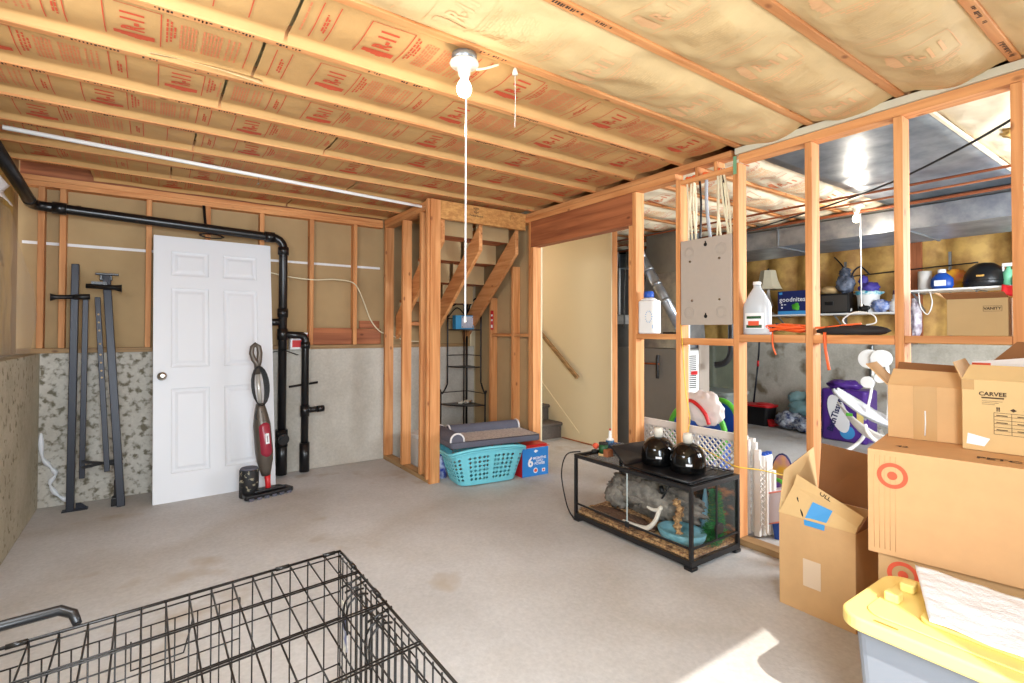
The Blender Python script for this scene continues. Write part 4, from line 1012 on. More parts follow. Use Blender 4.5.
plant(.34, .085, .29, 'leafb', 'bright green plastic plant at the right end of the terrarium', 3)
plant(.400, .13, .22, 'leafy', 'lime green plastic plant in the back right corner of the terrarium', 5)
plant(.27, .07, .10, 'leafb', 'low dark green plastic plant behind the terrarium end glass', 8, .06)
o = MB().cyl(tw(.285, .012, .17), tw(.285, .030, .17), .033, n=24); o.cyl(tw(.285, .0115, .17), tw(.285, .012, .17), .012, n=16); tag(o.build('suction_disc', 'black'), 'round black disc stuck inside the terrarium end pane', 'disc')
o = MB().lathe([(.04, .076), (.03, .17), (.012, .30), (.002, .36)], c=(2.40+.415, 1.72+.20, 0), n=10, smooth=False); tag(o.build('crystal_ornament', mat('pale_teal_resin', srgb(130, 180, 196), .5)), 'pale blue pointed ornament at the back of the terrarium', 'ornament')

# things on the lid
zt = TH+.001
def lw_(x, y, z=0): return (2.40+x, 1.72+y, zt+z)
for k, (x, y) in enumerate(((.235, .195), (.235, .412))):
    t = thing('dome_lamp', ['glossy black dome lamp on the terrarium lid, nearer the corner', 'glossy black dome lamp on the terrarium lid, the farther one'][k], 'lamp', lw_(x, y, .014), R(25))
    MB().lathe([(.098, 0), (.103, .006), (.105, .05), (.100, .09), (.086, .125), (.063, .150), (.038, .163), (.030, .166)], n=36).build('dome', mat('gloss_black_enamel', srgb(10, 10, 11), .08) if k == 0 else 'gloss_black_enamel_', t) if k == 0 else MB().lathe([(.098, 0), (.103, .006), (.105, .05), (.100, .09), (.086, .125), (.063, .150), (.038, .163), (.030, .166)], n=36).build('dome', bpy.data.materials['gloss_black_enamel'], t)
    MB().lathe([(.026, .1665), (.028, .205), (.025, .222), (.010, .226)], n=20).build('socket', 'cream_ceramic', t)
    MB().box(-.128, -.112, -.012, .012, .055, .068).build('label_plate', 'paper', t) if False else None
    b = MB(); b.box(-.018, .018, -.108, -.1035, .05, .062, mtx=Matrix.Rotation(R(-75), 4, 'Z')); b.build('label_plate', 'paper', t)
    b = MB(); b.tube([(.030, 0, .166), (.06, .0, .175), (.095, 0, .125)], .003, 6); b.build('wire_bail', 'bmetal', t)
# black tray
t = thing('plastic_tray', 'shallow black plastic tray with a raised left end on the terrarium lid', 'tray', lw_(0, 0))
b = MB(); b.box(.03, .44, .03, .52, 0.001, .006); b.build('tray_base', 'black', t, bevel=.002)
b = MB(); b._new([(.03, .515, .006), (.33, .515, .006), (.33, .62, .105), (.03, .64, .105), (.03, .50, .008), (.33, .50, .008), (.33, .60, .108), (.03, .62, .108)], [(0, 1, 2, 3), (7, 6, 5, 4), (0, 3, 7, 4), (1, 5, 6, 2), (3, 2, 6, 7), (0, 4, 5, 1)])
b.build('raised_end', 'black', t, bevel=.002)
b = MB(); b.tube([(.03, .04, .012), (.44, .03, .012), (.44, .5, .012), (.33, .5, .012)], .006, 6); b.tube([(.03, .04, .012), (.03, .5, .012)], .006, 6); b.build('rim', 'black', t)
b = MB(); b.tube(smoothpath([lw_(.10, .05, .012), lw_(.2, .035, .02), lw_(.33, .06, .02), lw_(.36, .12, .018), lw_(.25, .10, .016)], 6), .0045, 6)
tag(b.build('power_cable', 'black'), 'black cable looped on the terrarium lid at the near corner', 'cable')
t = thing('glue_bottle', 'blue bottle with white cap and red tip at the far end of the terrarium lid', 'bottle', lw_(.26, .855))
MB().lathe([(.030, 0), (.031, .004), (.031, .072), (.028, .078)], n=20).build('bottle_body', mat('teal_blue_label', srgb(24, 86, 128), .4), t)
MB().lathe([(.029, .078), (.026, .086), (.012, .092), (.010, .13), (.006, .145)], n=18).build('cap', 'wplastic', t)
MB().lathe([(.006, .1455), (.007, .158), (.003, .160)], n=12).build('tip', 'red', t)
t = thing('small_jar', 'small jar with dark green label and cork-coloured base on the terrarium lid', 'jar', lw_(.13, .79), R(20))
b = MB(); b.lathe([(.034, 0), (.036, .010), (.034, .016)], n=20); b.build('base', 'card_t', t); b = MB(); b.lathe([(.03, .0165), (.033, .05), (.031, .075)], n=20); b.build('jar_body', 'dgreen', t); b = MB(); b.lathe([(.032, .0755), (.032, .088), (.02, .09)], n=20); b.build('lid', 'gdark', t)
o = MB().blob(lw_(.15, .885, .045), .022, .022, .020, .1, 3, 2); tag(o.build('orange_ball', 'logo'), 'small orange ball at the far corner of the terrarium lid', 'ball')
o = MB().blob(lw_(.14, .885, .012), .028, .02, .012, .2, 3, 6); tag(o.build('dark_cloth', 'gdark'), 'dark scrap under the orange ball on the terrarium lid', 'cloth')
o = MB().blob(lw_(.20, .70, .045), .05, .06, .035, .3, 5, 12, 24); tag(o.build('plastic_packet', mat('grey_camouflage_packet', srgb(176, 180, 176), .3, vscale=18, col2=srgb(60, 66, 60), bump=.5, bscale=20)), 'crumpled grey patterned packet behind the jars on the terrarium lid', 'packet')
o = MB().blob(lw_(.23, .77, .05), .045, .05, .025, .3, 5, 15, 24); tag(o.build('blue_cloth', mat('slate_blue_cloth', srgb(70, 86, 116), .8)), 'folded blue-grey cloth beside the blue bottle on the terrarium lid', 'cloth')
o = MB().box(2.40+.10, 2.40+.16, 1.72+.725, 1.72+.765, zt+.0005, zt+.05); tag(o.build('wooden_block', 'dwood_z', bevel=.004), 'small brown block against the raised black tray end', 'block')
t_ = thing('plastic_vine', 'loose green plastic vine heaped behind the raised black tray end', 'plant', lw_(.36, .66))
rr = random.Random(2); b = MB()
for k in range(160):
    c = Vector((rr.uniform(-.05, .05), rr.uniform(-.09, .09), rr.uniform(.002, .05))); a = rr.uniform(0, 6.28); d = Vector((math.cos(a), math.sin(a), rr.uniform(0, .8)))*.016; s_ = d.cross(Vector((0, 0, 1))).normalized()*.007
    b.quad([c, c+d*.5+s_, c+d, c+d*.5-s_])
b.build('leaves', 'leafb', t_); MB().tube(smoothpath([(-.05, -.09, .01), (.02, -.03, .03), (-.02, .04, .02), (.03, .09, .01)]), .004, 6).build('stem', 'dgreen', t_)
cable('power_cable', [(2.46, 2.665, .462), (2.38, 2.72, .44), (2.36, 2.75, .30), (2.38, 2.72, .10), (2.41, 2.69, .012), (2.44, 2.70, .008)], .005, 'black', 'black cord hanging off the far end of the terrarium')

# ================================================================== WIRE CRATE
t = thing('wire_crate', 'black folding wire dog crate with its top panel, at the lower left', 'dog crate', (.483, 1.609, 0))
ua, ub = Vector((-.994, -.107, 0)), Vector((.006, -1, 0))     # along the far side, along the right side
CL, CW, CH = 1.16, .76, .62
Pc = lambda u, v, z: ua*u+ub*v+Vector((0, 0, z))
wr = .0021
def wires(name, segs, r=wr, n=6):
    b = MB()
    for s_ in segs: b.tube(s_, r if not isinstance(s_[0], tuple) else r, n)
    return b.build(name, 'crate', t)
wires('top_panel', [[Pc(u, .0, CH), Pc(u, CW, CH)] for u in [.05*k for k in range(1, 23)]]+
      [[Pc(.0, v+d, CH+.003), Pc(CL, v+d, CH+.003)] for v in (.17, .37, .57) for d in (0, .010)], .0021)
wires('top_border', [[Pc(0, v, CH), Pc(CL, v, CH)] for v in (0, CW)]+[[Pc(u, 0, CH), Pc(u, CW, CH)] for u in (0, CL)], .0038)
far = [[Pc(.05*k, .006, CH-.004), Pc(.05*k, .006, .01)] for k in range(0, 23)]+[[Pc(0, .006, z), Pc(CL, .006, z)] for z in (CH-.012, .50, .42, .28, .14, .012)]
wires('far_side', far)
wires('near_side', [[Pc(.05*k, CW-.006, CH-.004), Pc(.05*k, CW-.006, .01)] for k in range(0, 24)]+[[Pc(0, CW-.006, z), Pc(CL, CW-.006, z)] for z in (CH-.012, .42, .28, .14, .012)])
wires('right_end', [[Pc(.004, .04*k, CH-.004), Pc(.004, .04*k, .01)] for k in range(0, 20)]+[[Pc(.004, 0, z), Pc(.004, CW, z)] for z in (CH-.012, CH-.06, .42, .28, .14, .012)])
wires('left_end', [[Pc(CL-.004, .04*k, CH-.004), Pc(CL-.004, .04*k, .01)] for k in range(0, 20)]+[[Pc(CL-.004, 0, z), Pc(CL-.004, CW, z)] for z in (CH-.012, .42, .28, .14, .012)])
wires('bottom_grid', [[Pc(0, .04*k, .008), Pc(CL, .04*k, .008)] for k in range(0, 20, 2)]+[[Pc(.10*k, 0, .008), Pc(.10*k, CW, .008)] for k in range(0, 12)])
# door in the far side
d = wires('side_door', [[Pc(.28, -.004, .57), Pc(.78, -.004, .57)], [Pc(.28, -.004, .06), Pc(.78, -.004, .06)], [Pc(.28, -.004, .06), Pc(.28, -.004, .57)], [Pc(.78, -.004, .06), Pc(.78, -.004, .57)]]+
      [[Pc(.28+.05*k, -.004, .06), Pc(.28+.05*k, -.004, .57)] for k in range(1, 10)]+[[Pc(.28, -.004, z), Pc(.78, -.004, z)] for z in (.46, .30, .18)], .0018)
b = MB(); b.tube([Pc(.52, -.012, .54), Pc(.52, -.012, .47), Pc(.41, -.012, .47), Pc(.39, -.012, .55)], .0022, 6); b.build('latch', 'crate', d)
e = wires('end_door', [[Pc(-.004, v, .05), Pc(-.004, v, .57)] for v in (.15, .19, .23, .27, .31, .35, .39, .43, .47, .51, .55)]+[[Pc(-.004, .15, z), Pc(-.004, .55, z)] for z in (.05, .57, .44, .3, .18)], .0018)
for v in (.19, .36):
    b = MB(); b.tube(smoothpath([Pc(-.008, v, .58), Pc(.02, v+.01, .585), Pc(.05, v+.01, .56), Pc(.05, v+.01, .50), Pc(.035, v+.02, .48)], 4), .003, 6); b.tube(smoothpath([Pc(-.008, v+.035, .58), Pc(.02, v+.035, .585), Pc(.05, v+.035, .56), Pc(.05, v+.035, .49)], 4), .003, 6)
    b.tube([Pc(-.010, v-.004, .615), Pc(.055, v-.004, .60)], .003, 6); b.tube([Pc(-.010, v+.028, .615), Pc(.055, v+.028, .60)], .003, 6); b.build('latch', 'crate', e)
for u, v in ((.035, .0), (.17, .0), (.72, .0), (1.0, .0), (0, .12), (0, .31)):
    b = MB(); dd = ua if v == 0 else ub; c = Pc(u, v, CH); b.tube([c-dd*.018, c+dd*.018], .006, 8); b.build('hinge_clip', 'crate', t)
b = MB(); b.tube([Pc(.62, -.006, CH+.004), Pc(.63, -.03, CH+.02), Pc(.655, -.045, CH+.03), Pc(.85, -.045, CH+.03), Pc(.875, -.03, CH+.02), Pc(.885, -.006, CH+.004)], [.009, .011, .012, .012, .011, .009], 10); b.build('carry_handle', 'black', t)
b = MB(); b.quad([Pc(.012, .06, .50), Pc(.012, .10, .49), Pc(.012, .115, .37), Pc(.012, .08, .36)]); b.build('hang_tag', mat('printed_tag', srgb(226, 222, 206), .5, vscale=30, col2=srgb(60, 70, 130), detail=1), t, solid=.001)

# ================================================================== CARTONS
def carton(name, lab, loc_, rot, w_, d_, h_, m_='card', mi='card_d', open_=False, th=.004):
    """x = width across the front, front faces -y"""
    t = thing(name, lab, 'box', loc_, rot)
    b = MB()
    if open_:
        b.box(0, w_, 0, th, .0, h_); b.box(0, w_, d_-th, d_, 0, h_); b.box(0, th, th, d_-th, 0, h_); b.box(w_-th, w_, th, d_-th, 0, h_); b.box(th, w_-th, th, d_-th, 0, th)
    else: b.box(0, w_, 0, d_, 0, h_)
    b.build('box_body', m_, t, bevel=.002)
    return t
def flap(t, pts, m_='card', nm='flap', parts=None):
    b = MB(); b.quad(pts)
    if parts: b.quad(parts)
    return b.build(nm, m_, t, solid=.004)
# Front faces look toward -x in the room, so the local x axis runs toward -y: rotation -90 degrees
# tall open carton
t = thing('open_carton', 'tall open cardboard carton with a blue label on its half-closed flap', 'box', (2.49, .965, 0))
b = MB(); h_ = .43; th = .004
b.box(0, th, 0, .329, 0, h_); b.box(.40-th, .40, 0, .329, 0, h_); b.box(th, .40-th, 0, th, 0, h_); b.box(th, .40-th, .329-th, .329, 0, h_); b.box(th, .40-th, th, .329-th, 0, th)
b.build('box_body', 'card', t, bevel=.002)
flap(t, [(0, .329, .43), (0, .0, .43), (.02, -.002, .452), (.07, .294, .555)], 'card_t', 'front_flap', [(.07, .294, .555), (.02, -.002, .452), (.06, -.012, .492), (.095, .289, .606)])
flap(t, [(.0, .329, .43), (.40, .329, .43), (.44, .37, .68), (.14, .375, .60)], 'card_t', 'left_flap')
flap(t, [(.40, .329, .43), (.40, .0, .43), (.435, .08, .69), (.41, .315, .715)], 'card_d', 'back_flap')
flap(t, [(.0, .0, .43), (.40, .0, .43), (.41, -.05, .60), (.03, -.03, .50)], 'card_d', 'right_flap')
b = MB(); b.quad([(-.0005, .213, .428), (-.0005, .122, .428), (.036, .105, .492), (.036, .19, .510)]); b.quad([(-.002, .213, .429), (-.002, .122, .429), (-.002, .124, .405), (-.002, .211, .405)]); b.build('blue_label', 'lblue', t)
b = MB(); b.box(-.0015, -.0005, .141, .218, .125, .25); b.build('shiny_tape', mat('clear_tape', srgb(220, 196, 168), .12, coat=.6), t)
b = MB(); b.text('OLL', frame((.068, .15, .540), (-.04, -.30, -.112), (.035, -.008, .04)), .03, bold=.02); b.build('lettering', 'stamp', t)
b = MB(); b.tube(smoothpath([(.045, .265, .512), (.03, .245, .475), (.004, .22, .440)], 5), [.001]+[.004]*9+[.001], 6); b.build('dark_slit', 'gdark', t)
# lower and upper big cartons with the ringed mark
dlt = R(-90-8.6+0)
def ring(t, x, z, r, y=-.0015, hide=None):
    b = MB(); b.bm.free(); b = MB(); n = 40
    for k in range(n):
        a0, a1 = 2*math.pi*k/n, 2*math.pi*(k+1)/n
        if hide and (z+r*math.sin(a0) > hide): continue
        b.quad([(x+r*math.cos(a0), y, z+r*math.sin(a0)), (x+r*math.cos(a1), y, z+r*math.sin(a1)), (x+r*.70*math.cos(a1), y, z+r*.70*math.sin(a1)), (x+r*.70*math.cos(a0), y, z+r*.70*math.sin(a0))])
    b.quad([(x+r*.33*math.cos(2*math.pi*k/20), y, z+r*.33*math.sin(2*math.pi*k/20)) for k in range(20)])
    b.build('ringed_mark', 'logo', t)
t = carton('shipping_carton', 'lower of the two big brown cartons, mostly hidden behind the yellow-lidded tote', (2.262, .800, 0), R(-80), 1.0, .60, .472, 'card_d' if False else 'card')
ring(t, .075, .405, .048)
t = carton('shipping_carton', 'big long carton with a red ringed target mark, upper of the two', (2.232, .822, .474), R(-80), 1.05, .62, .386, 'card_l')
ring(t, .076, .296, .047)
b = MB(); b.text('PETC', frame((.36, .10, .3875), (1, 0, 0), (0, 1, 0)), .05, bold=.03); b.text('42', frame((.09, .12, .3875), (1, .0, 0), (0, 1, 0)), .04, bold=.03); b.build('lettering', 'stamp', t)
b = MB()
for k in range(5): b.tube([(.020+.016*k, .0006, .02), (.018+.017*k, .0004, .2), (.022+.016*k, .0006, .366)], .0018, 5)
b.build('crease', 'card_l', t)
# small open carton on top
t = carton('open_carton', 'small open brown carton standing on the big target-marked carton', (2.549, .862, .8615), R(-77), .238, .30, .218, 'card', open_=True)
flap(t, [(0, .0, .218), (.238, .0, .218), (.232, .060, .275), (.016, .055, .283)], 'card', 'front_flap')
flap(t, [(0, 0, .218), (0, .30, .218), (-.07, .28, .30), (-.078, .02, .302)], 'card', 'left_flap')
flap(t, [(.238, 0, .218), (.238, .30, .218), (.236, .28, .32), (.236, .05, .30)], 'card_d', 'right_flap')
flap(t, [(0, .30, .218), (.238, .30, .218), (.232, .34, .29), (.01, .34, .30)], 'card_d', 'back_flap')
b = MB(); b.box(.085, .16, -.0012, -.0004, .0, .217); b.box(.085, .16, -.001, .05, .2175, .2185); b.build('packing_tape', 'tape', t)
b = MB(); b.tube([(.122, -.002, .02), (.124, -.002, .07), (.123, -.002, .12)], .0025, 6); b.build('torn_strip', 'wplastic', t)
# carton with printed table
t = carton('printed_carton', 'open carton printed with a black name and table, right of the small open carton', (2.520, .612, .8615), R(-84), .36, .34, .262, 'card_t', open_=True)
flap(t, [(0, .0, .262), (.36, .0, .262), (.36, .055, .312), (.018, .055, .315)], 'card_t', 'front_flap')
flap(t, [(0, 0, .262), (0, .34, .262), (-.03, .30, .33), (-.03, .04, .325)], 'card', 'left_flap')
flap(t, [(0, .34, .262), (.36, .34, .262), (.36, .42, .40), (.12, .42, .40)], 'card_d', 'back_flap')
b = MB(); F = lambda x, z: frame((x, -.0014, z), (1, 0, 0), (0, 0, 1))
b.text('CARVEE', F(.085, .212), .020, bold=.03, sx=1.05); b.box(.055, .116, -.0016, -.001, .196, .201)
for k in range(3): b.box(.056, .112-.01*k, -.0014, -.001, .186-.006*k, .187-.006*k)
for k, x in enumerate((.10, .14, .175, .21)):
    b.text('!!', F(x, .158), .02, bold=.05) if k == 0 else b.quad([(x-.009, -.0014, .158), (x, -.0014, .152), (x+.009, -.0014, .158), (x, -.0014, .165)])
for z in (.145, .132, .119, .106, .093, .080, .067): b.box(.088, .34, -.0014, -.001, z, z+.0012)
for x in (.088, .135, .20, .34): b.box(x, x+.0012, -.0014, -.001, .067, .146)
for z in (.135, .109, .083): b.box(.095, .125, -.0014, -.001, z, z+.003); b.box(.15, .18, -.0014, -.001, z, z+.003)
b.build('printing', 'stamp', t)
b = MB(); b.quad([(.012, -.0015, .022), (.062, -.0015, .018), (.078, -.0015, .048), (.016, -.0015, .062)]); b.build('shipping_label', 'paper', t)
b = MB(); b.box(-.0005, .035, -.0012, -.0006, .225, .262); b.build('packing_tape', 'tape', t)
# white paper with red print between the two open cartons
t = thing('paper_sheet', 'white sheet with red print poking up behind the open cartons', 'paper', (2.86, .56, .8615+.0))
b = MB(); b._new([(0, .10, .31), (.0, -.12, .31), (.01, -.12, .345), (.0, .10, .315)], [(0, 1, 2, 3)]); b.quad([(0, .1, 0), (0, -.12, 0), (0, -.12, .31), (0, .1, .31)]); b.build('sheet', 'paper', t, solid=.002)
b = MB(); b.box(-.004, -.002, .04, .10, .29, .312); b.build('red_print', 'logo', t)

# ================================================================== TOTE
t = thing('storage_tote', 'grey storage tote with a sunlit yellow lid in the lower right corner', 'storage bin', (1.912, .375, 0))
MB().rbox(-.165, .175, -.30, .31, 0, .418, r=.03, taper=.9).build('tub', 'graytub', t, bevel=.004)
b = MB(); b.rbox(-.205, .215, -.345, .345, .420, .461, r=.07, seg=8); b.build('lid', 'yellow', t, bevel=.008, seg=3)
b = MB(); b.rbox(-.155, .165, -.29, .29, .4615, .467, r=.05, seg=8); ld = b.build('lid_rim', 'yellow', t, bevel=.003)
b = MB(); b.rbox(-.10, .12, -.17, .17, .4675, .479, r=.03); b.build('lid_platform', 'yellow', t, bevel=.004)
for x, y in ((-.02, .255), (.09, .25)):
    b = MB(); b.rbox(x-.02, x+.025, y-.02, y+.02, .4675, .495, r=.008); b.build('lid_lug', 'yellow', t, bevel=.004)
b = MB()
for x, y in ((-.182, .22), (-.182, -.12)): b.box(x-.004, x+.004, y-.03, y+.03, .461, .4622)
b.build('lid_slot', 'dgreen' if False else 'skin_h', t)
t = thing('mesh_sheet', 'white bubble-textured sheet draped over the yellow tote lid', 'sheet', (2.03, .31, .481))
b = MB().grid(60, 40, lambda u, v: Vector((-.225+.29*v-.012*u, .205-.64*u+.12*v, .004+.014*math.sin(v*2.6)+.030*v*v+.006*noise.noise(Vector((u*7, v*5, 0)))+.0012*math.sin(u*420)*math.sin(v*200))))
b.build('sheet', 'bubble', t, solid=.004)
# ================================================================== UTILITY SIDE
# main rectangular duct
t = thing('supply_duct', 'long rectangular sheet metal duct hanging along the far side of the utility room', 'duct', (5.25, .55, 2.18))
for k in range(4):
    y0 = 1.09*k
    MB().box(0, .85, y0+.002, y0+1.086, 0, .18).build('duct_section', 'galv', t, bevel=.003)
    b = MB(); b.box(-.012, .862, y0+1.078, y0+1.094, -.012, .192) if k < 3 else b.box(-.012, .862, y0+1.078, y0+1.09, -.012, .192); b.build('drive_cleat', 'galv_d', t)
MB().box(-.010, .0, 0, 4.3, -.004, .004).build('bottom_seam', 'galv', t)
t = thing('branch_duct', 'shallow sheet metal duct above the long supply duct', 'duct', (5.3, .6, 2.375))
MB().box(0, .7, 0, 4.2, 0, .045).build('duct_body', 'galv_d', t, bevel=.003)
def upipe(x, z, r, m, lab, y0=.35, y1=5.0, sag=0):
    o = MB().tube(smoothpath([(x, y0, z), (x, (y0+y1)/2, z-sag), (x, y1, z)], 8), r, 8).build('overhead_pipe' if r > .008 else 'overhead_cable', m); tag(o, lab, 'pipe' if r > .008 else 'cable')
upipe(4.55, 2.385, .010, 'copper', 'copper pipe under the sheet metal, nearest the partition')
upipe(4.72, 2.36, .009, 'dwood_y', 'reddish-brown pipe beside the nearest copper pipe')
upipe(5.12, 2.37, .014, 'copper', 'copper pipe running just beside the long duct')
upipe(5.18, 2.40, .007, 'black', 'black cable along the top edge of the long duct', sag=.01)
cable('overhead_cable', [(3.2, .35, 2.40), (3.7, .9, 2.33), (4.4, 1.7, 2.34), (5.1, 3.2, 2.33)], .007, 'black', 'black cable swooping under the sheet metal from upper right')
# wall-mounted shelves with uprights
def shelf(name, lab, y0, y1, x0, z, ys):
    t = thing(name, lab, 'shelf', (x0, y0, z)); MB().box(0, 7.28-x0, 0, y1-y0, -.018, 0).build('board', 'wplastic', t, bevel=.002)
    for y in ys:
        b = MB(); b.beam((.06, y-y0, -.03), (7.26-x0, y-y0, -.22), .012, .02); b.beam((.02, y-y0, -.025), (7.27-x0, y-y0, -.025), .012, .012); b.build('bracket', 'galv_d', t)
shelf('wall_shelf', 'long white wall shelf holding the safe and the dark blue carton', 2.18, 4.3, 6.88, 1.535, (2.9, 3.6))
shelf('wall_shelf', 'shorter white wall shelf at right holding the black helmet', 1.05, 2.16, 6.82, 1.765, (1.55, 2.08))
for k, y in enumerate((2.9, 1.85)):
    tag(MB().box(7.24, 7.265, y-.012, y+.012, 1.2, 2.2).build('shelf_upright', 'galv_d'), ['slotted steel upright behind the safe', 'slotted steel upright left of the black helmet'][k], 'upright')
o = MB().box(7.22, 7.26, 1.22, 1.31, 1.18, 2.6).build('wall_stud', 'dwood_z'); tag(o, 'reddish stud in the far insulated wall behind the helmet', 'stud')
o = MB().box(7.22, 7.26, 2.10, 2.22, 1.18, 2.6).build('wall_stud', 'dwood_z'); tag(o, 'reddish stud in the far insulated wall left of the shelf end', 'stud')
cable('wall_conduit', [(7.2, 2.9, 2.0), (7.2, 2.2, 2.03), (7.2, 1.6, 2.05)], .008, 'black', 'dark horizontal cable on the far insulation')
# dark blue carton with script name
t = thing('diaper_carton', 'dark blue carton with white script lettering on the long wall shelf', 'box', (6.90, 3.585, 1.536), R(-90))
MB().box(0, .375, 0, .22, 0, .31).build('box_body', 'dblue', t, bevel=.003)
b = MB(); F = lambda x, z: frame((x, -.002, z), (1, 0, 0), (0, 0, 1)); b.text('goodnites', F(.19, .195), .085, bold=.01);
b.box(.045, .065, -.003, -.001, .12, .14); b.box(.045, .065, -.003, -.001, .08, .10); b.box(.08, .11, -.003, -.001, .125, .135); b.build('lettering', 'paper', t)
b = MB(); b.box(0, .375, -.0015, -.0005, 0, .045); b.box(.02, .06, -.0015, -.0005, .265, .295); b.build('blue_band', 'lblue', t)
o = MB().blob((.235, -.0, .10), .05, .004, .045, .3, 3, 4, 16); o.build('green_figure', 'green', t)
# lamp behind
t = thing('table_lamp', 'cream lampshade on a lamp behind the dark blue carton', 'lamp', (7.06, 3.80, 1.536))
b = MB(); b.lathe([(.19, .36), (.16, .41), (.125, .50), (.105, .60), (.098, .625)], n=8, smooth=False); b.build('lamp_shade', 'lamp', t)
b = MB(); b.lathe([(.09, 0), (.09, .02), (.03, .05), (.06, .14), (.03, .24), (.015, .38)], n=20); b.build('base', 'gplastic', t)
b = MB(); b.lathe([(.004, .626), (.014, .64), (.004, .66)], n=10); b.build('finial', 'black', t)
# safe
t = thing('safe_box', 'black electronic safe on the long wall shelf', 'safe', (6.92, 3.06, 1.536), R(-90))
MB().box(0, .33, 0, .26, 0, .245).build('cabinet', 'black', t, bevel=.006)
b = MB(); b.box(.02, .31, -.008, -.001, .02, .225); b.build('safe_door', mat('charcoal_enamel', srgb(62, 58, 54), .5), t, bevel=.003)
b = MB(); b.rbox(.06, .16, -.02, -.009, .10, .15, r=.004); b.build('keypad', 'black', t, bevel=.004)
o = MB().blob((7.05, 2.98, 1.835), .10, .12, .05, .15, 3, 5, 20, flat=-.05); tag(o.build('wicker_bowl', 'card_t'), 'tan bowl on top of the black safe', 'bowl')
o = MB().blob((7.0, 2.80, 1.90), .085, .10, .11, .25, 4, 8, 24); o.blob((7.0, 2.81, 2.03), .05, .06, .07, .3, 4, 2, 16); tag(o.build('knotted_bag', mat('dark_glossy_bag', srgb(52, 56, 66), .2, vscale=8, col2=srgb(110, 120, 140))), 'dark knotted plastic bag standing on the safe', 'bag')
cable('bag_string', [(7.0, 2.81, 2.08), (7.03, 2.86, 2.15), (7.06, 2.95, 2.25)], .008, 'black', 'black string tied to the knotted bag')
# white bucket with blue-purple contents
t = thing('pail', 'white pail with teal and purple swim things heaped in it on the shelf', 'bucket', (7.04, 2.57, 1.536))
MB().lathe([(.10, 0), (.115, .20), (.125, .21), (.12, .215)], n=24).build('pail_body', 'wplastic', t)
b = MB(); b.blob((0, 0, .235), .125, .13, .04, .25, 6, 4, 24); b.build('teal_towel', mat('teal_pattern', srgb(40, 160, 190), .6, vscale=20, col2=srgb(220, 240, 240), detail=1), t)
b = MB(); b.blob((0, -.01, .30), .10, .11, .06, .25, 3, 6, 20); b.blob((0, .05, .38), .05, .05, .07, .2, 3, 9, 16); b.build('purple_cloth', mat('violet_cloth', srgb(70, 60, 150), .6), t)
b = MB(); b.tube(smoothpath([(-.02, .16, .20), (-.02, .17, .45), (-.02, .08, .56), (-.02, -.02, .46)], 6), .010, 8); b.build('strap', 'slate', t)
o = MB().blob((6.98, 2.78, 1.575), .05, .06, .035, .1, 3, 5, 16); tag(o.build('white_mug', 'wplastic'), 'small white cup lying before the pail', 'cup')
o = MB().blob((6.96, 2.58, 1.585), .05, .06, .045, .3, 4, 7, 18); tag(o.build('black_bundle', 'black'), 'small black bundle in front of the white pail', 'bundle')
o = MB().blob((6.98, 2.42, 1.61), .07, .10, .07, .3, 5, 9, 24); tag(o.build('crumpled_bag', mat('white_blue_bag', srgb(220, 224, 236), .3, vscale=10, col2=srgb(90, 120, 190), bump=.5, bscale=14)), 'crumpled white and blue bag on the shelf right of the pail', 'bag')
t = thing('white_jar', 'white jar with a round lid at the right end of the long shelf', 'jar', (7.0, 2.26, 1.536))
MB().lathe([(.07, 0), (.085, .03), (.085, .10), (.06, .13)], n=20).build('jar_body', 'wplastic', t); MB().lathe([(.06, .1305), (.06, .15), (.05, .155)], n=20).build('lid', 'wplastic', t)
t = thing('pill_bottle', 'white bottle with a purple cap behind the white jar', 'bottle', (7.14, 2.30, 1.536))
MB().lathe([(.055, 0), (.055, .20), (.05, .21)], n=18).build('bottle_body', 'wplastic', t); MB().lathe([(.05, .2105), (.05, .255), (.045, .26)], n=18).build('cap', 'purple', t)
# items on the right shelf
t = thing('detergent_bottle', 'rounded blue detergent bottle with a white cap left of the helmet', 'bottle', (6.90, 1.83, 1.766))
MB().lathe([(.085, 0), (.10, .04), (.095, .11), (.05, .16), (.035, .17)], n=24, sx=.6).build('bottle_body', 'blue', t); MB().lathe([(.036, .1705), (.036, .205), (.03, .21)], n=16).build('cap', 'wplastic', t)
b = MB(); b.box(-.066, -.062, -.05, .05, .03, .09); b.build('label', 'paper', t)
t = thing('paper_roll', 'white roll standing at the left end of the right shelf', 'roll', (6.98, 2.00, 1.766)); MB().lathe([(.062, 0), (.062, .21), (.02, .212)], n=20).build('roll_body', 'gplastic', t)
o = MB().blob((7.08, 1.80, 1.87), .07, .16, .11, .25, 4, 4, 24, flat=-.10); tag(o.build('snack_bag', mat('yellow_orange_bag', srgb(244, 200, 40), .35, vscale=5, col2=srgb(236, 120, 60), detail=1)), 'yellow and orange bag behind the blue detergent bottle', 'bag')
t = thing('helmet', 'black rounded helmet with a small gold emblem on the right shelf', 'helmet', (6.98, 1.50, 1.766))
b = MB(); b.lathe([(.165, 0), (.175, .05), (.165, .13), (.125, .20), (.07, .245), (.005, .255)], n=32); b.build('shell', 'black', t)
b = MB(); b.lathe([(.178, .055), (.180, .06), (.178, .066)], n=32); b.build('rim', 'bmetal', t)
b = MB(); b.box(-.178, -.168, -.03, .03, .10, .118); b.build('emblem', 'skin_h', t)
t = thing('spray_bottle', 'white and green spray bottle right of the helmet', 'spray bottle', (6.93, 1.315, 1.766))
MB().lathe([(.045, 0), (.045, .13), (.018, .17), (.018, .19)], n=18).build('bottle_body', mat('mint_label', srgb(120, 200, 160), .4), t)
